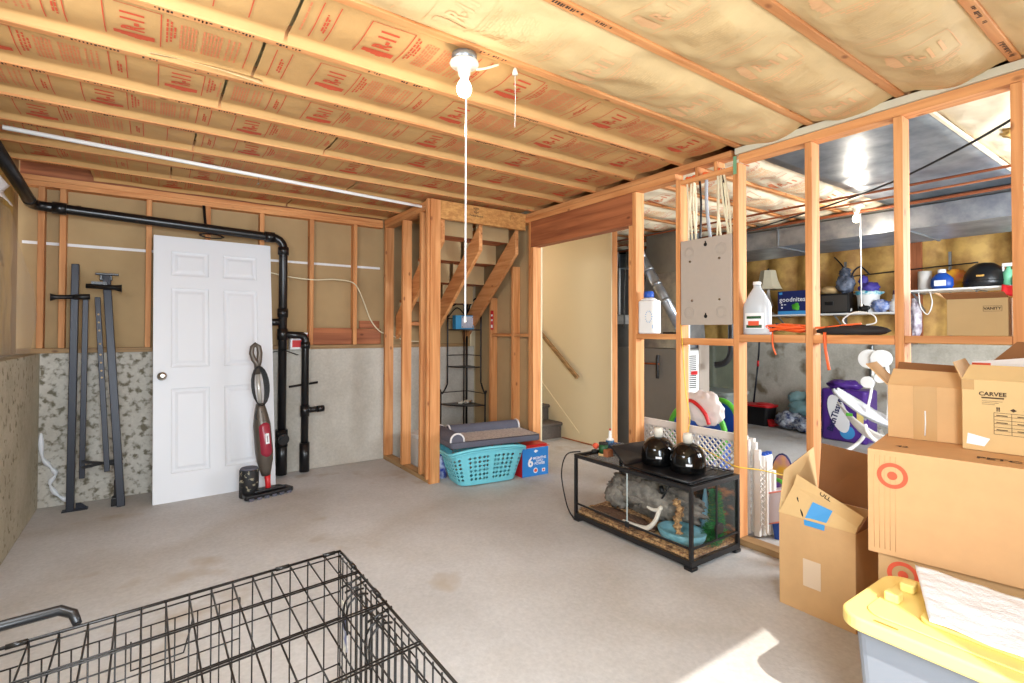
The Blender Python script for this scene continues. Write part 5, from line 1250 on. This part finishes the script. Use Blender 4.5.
b = MB(); b.box(-.02, .02, -.06, .045, .192, .225); b.box(-.012, .012, .03, .045, .14, .19); b.build('trigger', 'wplastic', t, bevel=.004)
t = thing('cleaning_bottle', 'short white bottle with a black-dotted label at the right end of the shelf', 'bottle', (6.88, 1.23, 1.766)); MB().lathe([(.045, 0), (.045, .08), (.02, .10), (.018, .12)], n=18).build('bottle_body', 'wplastic', t); b = MB(); b.box(-.047, -.043, -.01, .02, .03, .06); b.build('dot_mark', 'black', t)
o = MB().grid(10, 10, lambda u, v: Vector((6.80-.03*v+.01*math.sin(u*9), 1.12+.22*u, 1.768-.13*v*v*(1-.3*u)+.01*math.sin(u*7)))); tag(o.build('red_bag', 'red', solid=.003), 'red plastic bag hanging over the right end of the shelf', 'bag')
cable('hanging_string', [(6.95, 2.05, 1.75), (6.95, 2.03, 1.58), (6.95, 1.97, 1.5), (6.95, 1.93, 1.62), (6.95, 1.95, 1.75)], .006, 'wplastic', 'white looped string hanging below the right shelf')
o = MB().blob((7.1, 2.12, 1.45), .05, .05, .22, .3, 4, 3, 18); tag(o.build('plastic_wrap', mat('printed_wrap', srgb(222, 218, 226), .3, vscale=14, col2=srgb(150, 130, 150), detail=2)), 'tall printed plastic bundle hanging beside the shelf end', 'bundle')

# box on the partition rail
t = thing('carton', 'plain cardboard carton with an open front flap on the partition rail at right', 'box', (2.955, .768, 1.2865), R(-90))
b = MB(); b.box(0, .205, 0, .22, 0, .165); b.build('box_body', mat('olive_cardboard', srgb(188, 158, 112), .85, var=.05, vscale=8), t, bevel=.002)
flap(t, [(0, .0, .165), (.205, 0, .165), (.198, -.035, .186), (-.012, -.04, .190)], 'card_d', 'front_flap')
flap(t, [(0, 0, .165), (0, .2, .165), (-.05, .19, .20), (-.045, .0, .196)], 'card', 'left_flap')
b = MB(); b.text('VANITY', frame((.155, -.0015, .118), (1, 0, 0), (0, 0, 1)), .016, bold=.03)
for z in (.106, .129): b.box(.125, .186, -.0016, -.001, z, z+.001)
for x in (.125, .185): b.box(x, x+.001, -.0016, -.001, .106, .13)
b.build('lettering', 'stamp', t)

# ---- things on the partition blocking
t = thing('detergent_jug', 'white detergent jug with a blue cap on the blocking left of the panel', 'bottle', (2.998, 2.52, 1.2855), R(90))
b = MB(); b.rbox(-.100, .068, -.045, .045, 0, .245, r=.035, seg=5); b._new([], []); b.build('jug_body', 'wplastic', t, bevel=.012, seg=3)
b = MB(); b.lathe([(.078, .2455), (.05, .262), (.032, .268)], c=(-.01, 0, 0), n=24, sx=1, sy=.52); b.build('shoulder', 'wplastic', t)
b = MB(); b.lathe([(.036, .2685), (.038, .275), (.037, .308), (.030, .314)], c=(-.01, 0, 0), n=20); b.build('cap', 'blue', t)
b = MB()
for k in range(14):
    a = R(25.7*k); b.tube([(-.045+.025*math.cos(a), .0435, .125+.035*math.sin(a)), (-.045+.033*math.cos(a), .0435, .125+.045*math.sin(a))], .003, 5)
b.box(-.08, -.01, .0425, .0432, .04, .065); b.build('label', 'lblue', t)
o = MB().rbox(2.96, 3.03, 2.25, 2.36, 1.2860, 1.300, r=.01).build('black_tool', 'black', bevel=.003); tag(o, 'small black tool lying beside the white detergent jug', 'tool')
t = thing('water_jug', 'clear plastic gallon jug with a green and red label on the blocking', 'jug', (2.998, 1.683, 1.2855), R(90))
b = MB(); P8 = [(.078, 0), (.082, .01), (.082, .165), (.076, .19), (.050, .24), (.030, .272), (.021, .285), (.021, .30)]
b.lathe(P8, n=24, sx=1.05, sy=.52); b.build('jug_body', mat('milky_plastic', srgb(196, 202, 208), .3), t)
b = MB(); b.lathe([(.021, .3005), (.023, .302), (.023, .318), (.020, .32)], n=18); b.build('cap', 'wplastic', t)
LB = lambda u, z, off: Vector((.086*math.sin(u), (.0435+off)*math.cos(u), z))
b = MB(); b.grid(12, 1, lambda u, v: LB(-.75+1.5*u, .035+.095*v, .001)); b.build('label', 'paper', t)
b = MB(); b.grid(12, 1, lambda u, v: LB(-.55+1.1*u, .095+.016*v, .002)); b.grid(12, 1, lambda u, v: LB(-.6+1.2*u, .040+.018*v, .002)); b.build('green_print', 'dgreen', t)
b = MB(); b.grid(12, 1, lambda u, v: LB(-.4+.8*u, .055+.026*v, .003)); b.build('red_print', 'logo', t)
b = MB(); rr = random.Random(4)
pts = []
for k in range(46):
    a = k*.95; pts.append((3.0+.030*math.sin(a*1.7)+rr.uniform(-.01, .01), 1.50+.115*math.cos(a)+rr.uniform(-.015, .015), 1.298+.034*abs(math.sin(a*.6))+rr.uniform(0, .016)))
pts += [(2.985, 1.32, 1.325), (2.98, 1.22, 1.335), (2.98, 1.12, 1.345)]
o = MB().tube(smoothpath(pts, 4), .0055, 6); o.tube(smoothpath([(2.94, 1.56, 1.30), (2.935, 1.555, 1.22), (2.94, 1.54, 1.17)], 4), .005, 6); o.tube(smoothpath([(2.943, 1.28, 1.30), (2.938, 1.275, 1.22), (2.938, 1.265, 1.15), (2.945, 1.26, 1.10)], 4), .008, 6)
o.build('extension_cord', 'orange'); tag(bpy.data.objects['extension_cord'], 'bright orange extension cord heaped on the blocking beside the water jug', 'cord')
o = MB().tube(smoothpath([(3.0+.02*math.sin(k*2), 1.585+.03*math.cos(k*1.3), 1.300+.006*k) for k in range(9)], 4), .007, 6); o.build('cord_tie', 'black'); tag(bpy.data.objects['cord_tie'], 'dark rope tie on the orange extension cord', 'rope')
b = MB().blob((2.998, 1.17, 1.308), .038, .165, .034, .10, 3, 5, 28, flat=-.021); tag(b.build('black_pouch', mat('black_nylon', srgb(36, 32, 32), .7)), 'black nylon pouch lying on the blocking right of the orange cord', 'pouch')
cable('charging_cable', [(2.99, 1.19, 1.335), (2.99, 1.21, 1.365), (2.995, 1.17, 1.40), (3.0, 1.12, 1.405), (3.0, 1.07, 1.385), (2.99, 1.06, 1.35), (2.985, 1.10, 1.338)], .0035, 'wplastic', 'white cord looping above the black pouch')
cable('yellow_cord', [(2.935, 2.185, 1.35), (2.935, 2.17, 1.2), (2.94, 2.15, .9), (2.942, 2.12, .72), (2.943, 2.14, .58), (2.943, 2.05, .55), (2.943, 1.9, .505), (2.94, 1.79, .475), (3.06, 1.69, .455), (3.25, 1.55, .40), (3.40, 1.42, .36)], .0035, 'ycord', 'thin yellow cord dropping from the panel and strung across the studs')

# ---- folded baby playpen behind the partition
t = thing('folding_play_gate', 'folded off-white lattice play gate panels behind the terrarium', 'gate', (3.10, 1.79, 0))
def gate_panel(x, y0, y1, z1, skew, nm='panel'):
    b = MB(); z0 = .03
    L_ = y1-y0
    b.beam((x, y0, z0), (x, y0, z1), .022, .030, up=(0, 1, 0)); b.beam((x+skew, y1, z0), (x+skew, y1, z1), .022, .030, up=(0, 1, 0))
    b.beam((x, y0, z1), (x+skew, y1, z1), .026, .045); b.beam((x, y0, z0+.02), (x+skew, y1, z0+.02), .022, .03)
    if L_ > .3:
        b.beam((x+skew*.5, (y0+y1)/2, z0), (x+skew*.5, (y0+y1)/2, z1), .02, .025, up=(0, 1, 0)); b.beam((x+skew*.5, (y0+y1)/2+.04, z0), (x+skew*.5, (y0+y1)/2+.04, z1), .02, .02, up=(0, 1, 0))
    st = .042
    hh = z1-z0; k = -hh
    while k < L_:
        for sgn in (1, -1):
            a = max(0, k); c = min(L_, k+hh)
            za, zc = (a-k), (c-k)
            if sgn < 0: za, zc = hh-za, hh-zc
            f_ = lambda y, z: (x+skew*y/L_+.002*sgn, y0+y, z0+z)
            if c-a > .02: b.beam(f_(a, za), f_(c, zc), .006, .008, up=(1, 0, 0))
        k += st
    return b.build(nm, 'gplastic', t)
gate_panel(.0, .02, .87, .62, .02)
gate_panel(.05, .0, .86, .60, .02)
for k, x in enumerate((.03, .07, .11, .15)):
    b = MB(); b.rbox(x-.016, x+.016, -.05-.01*k, -.012-.01*k, .02, (.56, .52, .42, .42)[k], r=.008); b.build('hinge_post', 'gplastic', t, bevel=.003)
for k, x in enumerate((.075, .110, .145)):
    b = MB(); b.rbox(x-.017, x+.017, -.060, -.020, .425, .520, r=.012); o = b.build('hinge_cap', 'wplastic', t, bevel=.004)
    b = MB(); b.rbox(x-.015, x+.015, -.058, -.022, .5205, .535, r=.012); b.build('blue_insert', 'blue', o)
b = MB()
for k in range(11): b.beam((.02, -.09, .08+.035*k), (.02, -.055, .08+.035*(k+1)), .006, .007, up=(1, 0, 0)); b.beam((.02, -.055, .08+.035*k), (.02, -.09, .08+.035*(k+1)), .006, .007, up=(1, 0, 0))
b.beam((.02, -.095, .06), (.02, -.095, .50), .014, .012, up=(0, 1, 0)); b.beam((.02, -.05, .06), (.02, -.05, .50), .014, .012, up=(0, 1, 0)); b.build('narrow_panel', 'gplastic', t)

# sleds and bags behind the gate
t = thing('play_tunnel', 'green-rimmed blue round toy standing behind the play gate', 'toy', (3.50, 2.46, 0), R(10))
b = MB(); b.tube([(.0, .22*math.cos(R(a)), .52+.22*math.sin(R(a))) for a in range(0, 360, 12)], .022, 12, closed=True); b.build('rim', 'green', t)
b = MB(); b.cyl((-.0, 0, .52), (.06, 0, .52), .216, n=36); b.build('disc', 'blue', t)
b = MB(); b.beam((.03, -.1, 0.0), (.03, -.1, .34), .04, .05); b.beam((.03, .1, 0), (.03, .1, .34), .04, .05); b.build('leg', 'blue', t)
t = thing('play_disc', 'second green and blue round toy farther right behind the play gate', 'toy', (3.70, 2.38, 0), R(-8))
b = MB(); b.tube([(.0, .16*math.cos(R(a)), .60+.16*math.sin(R(a))) for a in range(0, 360, 12)], .020, 12, closed=True); b.build('rim', 'green', t)
b = MB(); b.cyl((-.0, 0, .60), (.05, 0, .60), .156, n=36); b.build('disc', 'blue', t); b = MB(); b.beam((.03, 0, 0.0), (.03, 0, .45), .12, .04); b.build('leg', 'blue', t)
o = MB().blob((3.42, 2.33, .72), .05, .15, .13, .12, 3, 11, 40); o.blob((3.45, 2.47, .765), .05, .13, .06, .2, 4, 13, 24); o.build('plastic_bag', 'bag'); tag(bpy.data.objects['plastic_bag'], 'white and pinkish plastic bag draped over the round toys', 'bag')
o = MB().tube(smoothpath([(3.40, 2.50, .76), (3.375, 2.42, .775), (3.355, 2.34, .745), (3.35, 2.28, .69), (3.35, 2.25, .62)], 5), .014, 8); o.build('red_band', 'red'); tag(bpy.data.objects['red_band'], 'curved red band across the white plastic bag', 'band')
o = MB().box(3.52, 3.60, 1.66, 1.80, .1205, .124); o.bm.free()

# blue plastic pool/board, patterned kickboard, crate and green hoop right of the gate
t = thing('blue_tub', 'blue plastic toy panel leaning behind the tall open carton', 'toy', (3.54, 1.83, 0), R(8))
b = MB(); b.prism([(-.14, 0), (.16, 0), (.13, .25), (-.02, .36), (-.16, .50)], 'x', .0, .03); b.build('side_panel', 'blue', t, bevel=.008)
t = thing('kickboard', 'oval board with yellow, orange and purple pattern leaning beside the play gate', 'board', (3.42, 1.75, .0))
b = MB(); b.prism([(-.0+.075*math.cos(R(a)), .30+.19*math.sin(R(a))) for a in range(0, 360, 15)], 'x', -.01, .01); b.build('board_body', 'board', t, bevel=.004)
b = MB(); b.tube([(-.0, .078*math.cos(R(a)), .30+.193*math.sin(R(a))) for a in range(0, 360, 15)], .008, 6, closed=True); b.tube([(.0, 0, .11), (.0, 0, .0)], .01, 6); b.build('edge_band', 'dblue', t)
t = thing('mesh_basket', 'pinkish-white mesh basket tilted beside the tall open carton', 'basket', (3.22, 1.66, 0), R(15))
b = MB(); b.prism([(-.04, .14), (.08, .09), (.09, .28), (-.05, .33)], 'x', -.02, .12); b.build('body', mat('frosted_plastic', srgb(214, 206, 216), .4), t, bevel=.006)
b = MB(); b.tube([(-.02, -.04, .14), (-.02, .08, .09), (-.02, .09, .28), (-.02, -.05, .33)], .008, 6, closed=True); b.build('rim', mat('coral_plastic', srgb(230, 140, 126), .4), t)
b = MB(); b.beam((.05, 0, 0), (.05, .02, .14), .08, .08); b.build('stand', 'blue', t)
t = thing('hoop', 'lime green hoop poking out behind the tall open carton', 'hoop', (3.33, 1.71, .178))
b = MB(); b.tube([(.12*math.cos(R(a))*.3, .13*math.cos(R(a))+.03, .165*math.sin(R(a))) for a in range(0, 360, 10)], .012, 8, closed=True); b.build('tube', 'green', t)

# furnace and its plumbing
t = thing('furnace', 'dark grey furnace cabinet with white louvred front beyond the partition', 'furnace', (4.5, 3.40, 0))
MB().box(0, .55, 0, .85, 0, 1.12).build('cabinet', 'furn', t, bevel=.004)
b = MB(); b.box(.002, .010, -.012, -.001, 0, 1.12); b.build('front_edge', 'wplastic', t)
b = MB(); b.box(.01, .36, -.014, -.001, .02, 1.10); lp = b.build('front_panel', 'wplastic', t, bevel=.003)
b = MB()
for k in range(17):
    for x in (.05, .19): b.box(x, x+.12, -.016, -.0145, .70+.021*k, .710+.021*k)
b.build('louver', 'gdark', lp)
b = MB(); b.box(.22, .33, -.018, -.0165, .84, .88); b.build('nameplate', 'red', lp)
b = MB(); b.box(.37, .55, -.012, -.001, .15, 1.16); b.build('side_panel', 'panel', t)
b = MB(); b._new([(0.02, .02, 1.125), (.54, .02, 1.125), (.54, .60, 1.125), (.02, .60, 1.125), (.12, .06, 1.95), (.50, .06, 1.95), (.50, .50, 1.95), (.12, .50, 1.95)], [(0, 1, 5, 4), (1, 2, 6, 5), (2, 3, 7, 6), (3, 0, 4, 7), (4, 5, 6, 7), (0, 3, 2, 1)])
b.build('plenum', 'galv', t, bevel=.002)
b = MB(); b.box(.12, .50, .06, .5, 1.952, 2.42); b.build('riser', 'galv_d', t)
t = thing('flue_pipe', 'silver round flue pipe slanting down behind the white detergent jug', 'pipe', (4.2, 3.6, 1.2))
b = MB(); b.tube([(0, -.46, .155), (0, 0, .86)], .05, 20); b.build('pipe_body', 'galv', t)
for k in (.86, .70, .52): b = MB(); b.cyl((0, -.64+.64*k, -.12+.98*k), (0, -.64+.64*(k+.03), -.12+.98*(k+.03)), .053, n=20); b.build('joint_band', 'galv_d', t)
b = MB(); b.tube([(0, 0, .86), (0, .04, .93), (0, .06, 1.0), (0, .06, 1.22)], .05, 20); b.build('elbow', 'galv', t)
cable('condensate_hose', [(4.95, 3.05, 1.9), (4.95, 3.06, 1.3), (4.95, 3.07, 1.08), (4.93, 3.12, .98), (4.90, 3.22, .95)], .035, 'black', 'black hose curving down beside the furnace', cat='hose')
cable('gas_pipe', [(4.47, 3.62, 1.05), (4.46, 3.62, .98), (4.46, 3.62, .80)], .018, 'bmetal', 'short black gas pipe on the furnace side', cat='pipe')
cable('gas_pipe', [(4.47, 3.95, .95), (4.46, 3.60, .955)], .012, 'copper', 'thin copper line running level along the furnace side', cat='pipe')
cable('pvc_pipe', [(4.62, 3.34, 1.08), (4.62, 3.34, 1.6), (4.62, 3.36, 2.1)], .014, 'wplastic', 'thin white pipe rising above the furnace louvres', cat='pipe')
t = thing('filter_canister', 'white cylindrical canister hung near the ceiling beyond the tall stud', 'canister', (4.1, 3.62, 1.88))
MB().lathe([(.04, 0), (.06, .03), (.06, .26), (.05, .29)], n=20).build('canister_body', 'wplastic', t); b = MB(); b.lathe([(.0605, .10), (.0605, .12)], n=20); b.build('band', 'red', t)
t = thing('tarp_bundle', 'dark olive covered bulk standing right of the furnace', 'bundle', (5.9, 4.02, 0))
b = MB(); b.rbox(-.35, .35, -.35, .35, 0, 1.15, r=.08, taper=1.1); b.build('cover', 'tarp', t, bevel=.02)
t = thing('storage_bin', 'grey-green plastic bin standing before the dark olive bulk', 'bin', (5.3, 3.42, 0))
b = MB(); b.rbox(-.20, .20, -.22, .22, 0, .60, r=.04, taper=.9); b.build('tub', 'sgreen', t, bevel=.006); b = MB(); b.rbox(-.22, .22, -.24, .24, .601, .64, r=.05); b.build('lid', 'sgreen', t, bevel=.006)
# water heater in the narrow gap
t = thing('water_heater', 'grey water heater with white fittings seen in the gap beside the stair wall', 'water heater', (5.22, 4.74, 0), R(42))
MB().lathe([(.23, .05), (.24, .08), (.24, 1.40)], n=32).build('tank_body', 'furn', t); MB().lathe([(.245, 1.401), (.245, 1.50), (.22, 1.52)], n=32).build('tank_top', 'wplastic', t)
b = MB(); b.box(-.255, -.235, -.10, .10, .45, .80); b.build('label', 'paper', t)
b = MB(); b.box(-.262, -.256, -.08, .08, .60, .68); b.box(-.262, -.256, -.08, .02, .50, .54); b.build('red_print', 'red', t)
for y in (-.12, .10):
    b = MB(); b.tube([(-.05, y, 1.521), (-.05, y, 2.15)], .014, 8); b.build('riser_pipe', 'copper' if y < 0 else 'wplastic', t)
cable('drain_hose', [(4.85, 4.46, .02), (4.84, 4.46, .5), (4.84, 4.46, .95), (4.86, 4.42, 1.02)], .022, 'black', 'thick black pipe standing before the water heater', cat='pipe')
for k in range(3):
    cable('supply_pipe', [(4.72+.05*k, 4.62-.10*k, 1.35), (4.72+.05*k, 4.62-.10*k, 1.8), (4.74+.05*k, 4.60-.10*k, 2.3)], .011, ('copper', 'wplastic', 'galv_d')[k], ['copper supply pipe above the water heater', 'white supply pipe above the water heater', 'steel supply pipe above the water heater'][k], cat='pipe')

# mop and bucket
t = thing('mop_bucket', 'black mop bucket with a red wringer on the utility floor', 'bucket', (7.04, 3.93, 0))
b = MB(); b.rbox(-.14, .14, -.20, .20, 0, .26, r=.06, taper=.82); b.build('bucket_body', 'black', t, bevel=.005)
b = MB(); b.rbox(-.15, .15, -.22, .21, .261, .285, r=.07); b.blob((0, -.08, .285), .11, .12, .03, .05, 3, 2, 20); b.build('wringer', 'red', t)
b = MB(); b.prism([(-.28, .02), (-.19, .0), (-.17, .10), (-.20, .09)], 'x', -.10, .0); b.build('pedal', 'red', t)
t = thing('floor_mop', 'mop handle with a red grip leaning out of the black bucket', 'mop', (7.04, 3.98, .30))
b = MB(); b.tube([(0, .03, 0), (-.05, -.06, .52)], .012, 8); b.tube([(-.055, -.07, .60), (-.065, -.10, .95)], .012, 8); b.build('pole', 'slate', t); b = MB(); b.tube([(-.05, -.06, .521), (-.055, -.07, .599)], .016, 8); b.tube([(-.065, -.10, .951), (-.07, -.105, 1.02)], .015, 8); b.build('grip', 'red', t)
# bags and cushions
for k, (x, y, z, a, b_, c, m_, l, nm) in enumerate([(7.02, 3.48, .12, .16, .19, .12, 'navybag', 'navy and white striped bag on the utility floor right of the mop bucket', 'striped_bag'), (6.95, 3.20, .10, .16, .20, .10, 'navybag', 'second navy and white striped bag, partly behind the stud', 'striped_bag'),
        (7.06, 3.33, .30, .13, .18, .10, 'cord_gray', 'light blue plastic bag on top of the striped bags', 'plastic_bag'), (7.08, 3.17, .44, .10, .12, .10, 'navybag', 'small striped bag topmost of the blue heap', 'striped_bag'), (7.10, 3.42, .42, .10, .12, .09, 'cord_gray', 'pale blue crumpled bag leaning on the concrete wall', 'plastic_bag')]):
    o = MB().blob((x, y, z), a, b_, c, .18, 3, k*3+1, 28).build(nm, m_); tag(o, l, 'bag')
# bath tissue pack
t = thing('tissue_pack', 'large purple bath tissue pack standing against the far concrete wall', 'tissue pack', (6.72, 2.98, 0), R(-90))
b = MB(); b.rbox(0, .50, 0, .34, 0.0, .62, r=.05, seg=5); b.build('wrapper', 'purple', t, bevel=.03, seg=4)
b = MB(); b.prism([(.205+.105*math.cos(R(a))-.06*math.sin(R(a)), .33+.22*math.sin(R(a))) for a in range(0, 360, 15)], 'y', -.006, -.0015); b.build('white_oval', 'paper', t)
b = MB(); b.text('BathTissue', frame((.17, -.009, .31), (.28, 0, 1), (-1, 0, .28)), .095, bold=.03); b.build('lettering', 'dblue', t)
b = MB(); b.prism([(.30+.08*math.cos(R(a)), .12+.08*math.sin(R(a))) for a in range(0, 360, 15)], 'y', -.005, -.001); b.build('blue_burst', 'lblue', t)
b = MB(); b.rbox(.40, .47, -.006, -.001, .22, .40, r=.002); b.build('yellow_panel', 'yellow', t)
b = MB(); b.blob((.20, .17, .66), .18, .12, .06, .25, 4, 6, 24); b.build('gathered_top', 'purple', t)
# baby swing
t = thing('baby_swing', 'white baby swing with a padded seat in the utility room', 'baby swing', (6.15, 2.22, 0))
b = MB(); b.cyl((.0, .03, 1.02), (.06, .03, 1.02), .10, n=28); b.cyl((-.02, -.08, 1.03), (.06, -.08, 1.03), .09, n=24); b.build('motor_housing', 'wplastic', t, bevel=.006)
b = MB(); b.tube(smoothpath([(.03, -.0, .95), (.02, .0, .80), (.0, .02, .60), (-.02, .06, .38)], 4), .014, 8); b.tube(smoothpath([(.04, -.12, .98), (.04, -.14, .70), (.04, -.13, .40)], 4), .018, 8); b.build('hanger_arm', 'wplastic', t)
b = MB(); b.tube(smoothpath([(-.05, .02, .30), (-.10, .08, .16), (-.20, .18, .05), (-.30, .28, .018)], 4), .020, 8); b.tube(smoothpath([(.05, -.05, .30), (.15, -.08, .12), (.25, -.1, .018)], 4), .020, 8); b.tube([(-.30, .28, .018), (-.34, .10, .018)], .018, 8); b.tube([(.25, -.1, .018), (-.1, -.5, .018)], .018, 8); b.build('leg_frame', 'wplastic', t)
b = MB(); b.cyl((-.04, .03, .78), (.02, .03, .78), .06, n=20); b.cyl((-.03, -.08, .83), (.02, -.08, .83), .05, n=20); b.build('pivot', 'wplastic', t)
b = MB()
def seat(u, v):
    y = .33-.62*u; z = .64-.32*u-.05*math.sin(u*3.1); w_ = .16*math.sin(math.pi*min(max(u*.94+.03, .03), .97))**.5
    return Vector((-.05+w_*(2*v-1), y, z+.05*(2*v-1)**2+.008*noise.noise(Vector((u*9, v*6, 0)))))
b.grid(30, 12, seat); b.build('seat_pad', 'white', t, solid=.03)
b = MB(); b.grid(16, 4, lambda u, v: Vector((-.17-.03*math.sin(u*3.1)+.03*v, .26-.52*u, .585-.32*u-.05*math.sin(u*3.1)-.02-.12*v*math.sin(math.pi*min(1, u*.9+.08)))), smooth=True); b.tube(smoothpath([(-.18, 0, .36), (-.19, -.04, .26), (-.16, -.12, .19), (-.16, -.17, .22)], 5), .018, 8); b.build('seat_shell', 'gplastic', t, solid=.008)
b = MB(); b.box(-.212, -.205, .10, .16, .43, .46); b.build('green_tag', 'green', t)
# concrete wall pipe
cable('wall_pipe', [(7.27, 2.62, 1.15), (7.26, 2.62, .9), (7.26, 2.63, .7)], .02, 'galv_d', 'grey pipe with a valve on the far concrete wall', cat='pipe')
o = MB().blob((7.24, 2.58, .98), .04, .06, .04, .2, 4, 5, 14); tag(o.build('valve', 'bmetal'), 'dark valve on the far concrete wall', 'valve')

# ------------------------------------------------------------------ repeats share a group
GR = {'ceiling_joist': 'ceiling joists', 'insulation_batt': 'paper-faced insulation batts between the joists', 'wall_stud': 'studs of the insulated outer walls', 'partition_stud': 'studs of the open partition',
      'closet_stud': 'studs of the stair closet', 'blocking': 'wood blocks between the studs', 'top_plate': 'top plates of the framed walls', 'bottom_plate': 'bottom plates of the framed walls', 'trimmer_stud': 'trimmer studs of the door opening',
      'stair_stringer': 'stair stringers in the closet', 'stair_tread': 'undersides of the stair treads', 'carpeted_step': 'carpeted stair steps', 'steel_rack_upright': 'black steel rack uprights', 'dome_lamp': 'black dome lamps on the terrarium',
      'open_carton': 'open cardboard cartons', 'shipping_carton': 'ring-marked brown cartons', 'ceiling_light': 'porcelain lamp holders with bulbs', 'pull_cord': 'lamp pull cords', 'wall_shelf': 'white wall shelves', 'shelf_upright': 'slotted shelf uprights',
      'plastic_plant': 'plastic plants in the terrarium', 'striped_bag': 'navy striped bags', 'overhead_pipe': 'pipes under the utility ceiling', 'supply_pipe': 'pipes above the water heater', 'spacer_block': 'spacer blocks above the panel cables', 'corner_post': 'closet corner posts'}
tops = [o for o in COL.objects if o.parent is None and o.get('label')]
from collections import Counter
cnt = Counter(o.name.split('.')[0] for o in tops)
for o in tops:
    k = o.name.split('.')[0]
    if cnt[k] > 1 and k in GR and not o.get('group'): o['group'] = GR[k]
# ================================================================== LIGHT
def area(name, loc, rot, sx, sy, power, col=(1, 1, 1)):
    l = bpy.data.lights.new(name, 'AREA'); l.shape = 'RECTANGLE'; l.size = sx; l.size_y = sy; l.energy = power; l.color = col
    o = bpy.data.objects.new(name, l); COL.objects.link(o); o.location = loc; o.rotation_euler = rot; return o
def point(name, loc, power, col, r=.03):
    l = bpy.data.lights.new(name, 'POINT'); l.energy = power; l.color = col; l.shadow_soft_size = r
    o = bpy.data.objects.new(name, l); COL.objects.link(o); o.location = loc; return o
sun = bpy.data.lights.new('sun', 'SUN'); sun.energy = 5.5; sun.color = (1, .96, .88); sun.angle = R(.6)
so = bpy.data.objects.new('sun', sun); COL.objects.link(so)
so.rotation_euler = Vector((.23, .4, -.45)).to_track_quat('-Z', 'Y').to_euler(); so.location = (0, -3, 4)
w = bpy.data.worlds.new('sky'); SC.world = w; w.use_nodes = True
w.node_tree.nodes['Background'].inputs['Color'].default_value = (.85, .93, 1, 1)
w.node_tree.nodes['Background'].inputs['Strength'].default_value = 2.0
area('door_daylight', (.15, -.50, 1.35), (R(82), 0, R(-4)), .9, 1.5, 95, (.82, .91, 1))
area('left_fill_light', (-.60, 1.6, 2.0), (R(62), 0, R(-62)), 1.2, .5, 32, (.84, .92, 1))  # added fill light for the main room; the left wall has no window
area('utility_fill_light', (4.8, -.48, 1.6), (R(75), 0, 0), 1.8, 1.0, 185, (.86, .93, 1))  # added fill to brighten the utility side; the wall behind it is solid
point('bulb_light', (1.03, 1.81, 2.12), 4, (1, .88, .72), .05)
point('bulb_light', (4.95, 1.89, 2.16), 9, (1, .86, .68), .04)
point('stairwell_light', (3.6, 6.3, 2.3), 22, (1, .93, .8), .1)  # unseen point light over the stairs, no lamp fitting is built

# ================================================================== CAMERA
cam = bpy.data.cameras.new('camera'); co = bpy.data.objects.new('camera', cam); COL.objects.link(co)
cam.sensor_fit = 'HORIZONTAL'; cam.sensor_width = 36; cam.lens = 18.0; cam.clip_start = .02
cam.shift_y = -(341.5-323.5)/1024
yaw, pit, rol = R(35.09), R(.896), R(.148)
fwd = Vector((math.sin(yaw)*math.cos(pit), math.cos(yaw)*math.cos(pit), math.sin(pit)))
rt = Vector((math.cos(yaw), -math.sin(yaw), 0)); up = rt.cross(fwd)
r2 = rt*math.cos(rol)+up*math.sin(rol); u2 = -rt*math.sin(rol)+up*math.cos(rol)
co.matrix_world = Matrix(((r2.x, u2.x, -fwd.x, 0), (r2.y, u2.y, -fwd.y, 0), (r2.z, u2.z, -fwd.z, 1.3), (0, 0, 0, 1)))
SC.camera = co
vs = SC.view_settings
vs.view_transform = 'Standard'; vs.look = 'None'; vs.exposure = 0.3; vs.gamma = 1; vs.use_curve_mapping = False
SC.cycles.use_denoising = True
SC.cycles.max_bounces = 10; SC.cycles.diffuse_bounces = 5; SC.cycles.transparent_max_bounces = 16
SC.cycles.sample_clamp_indirect = 6
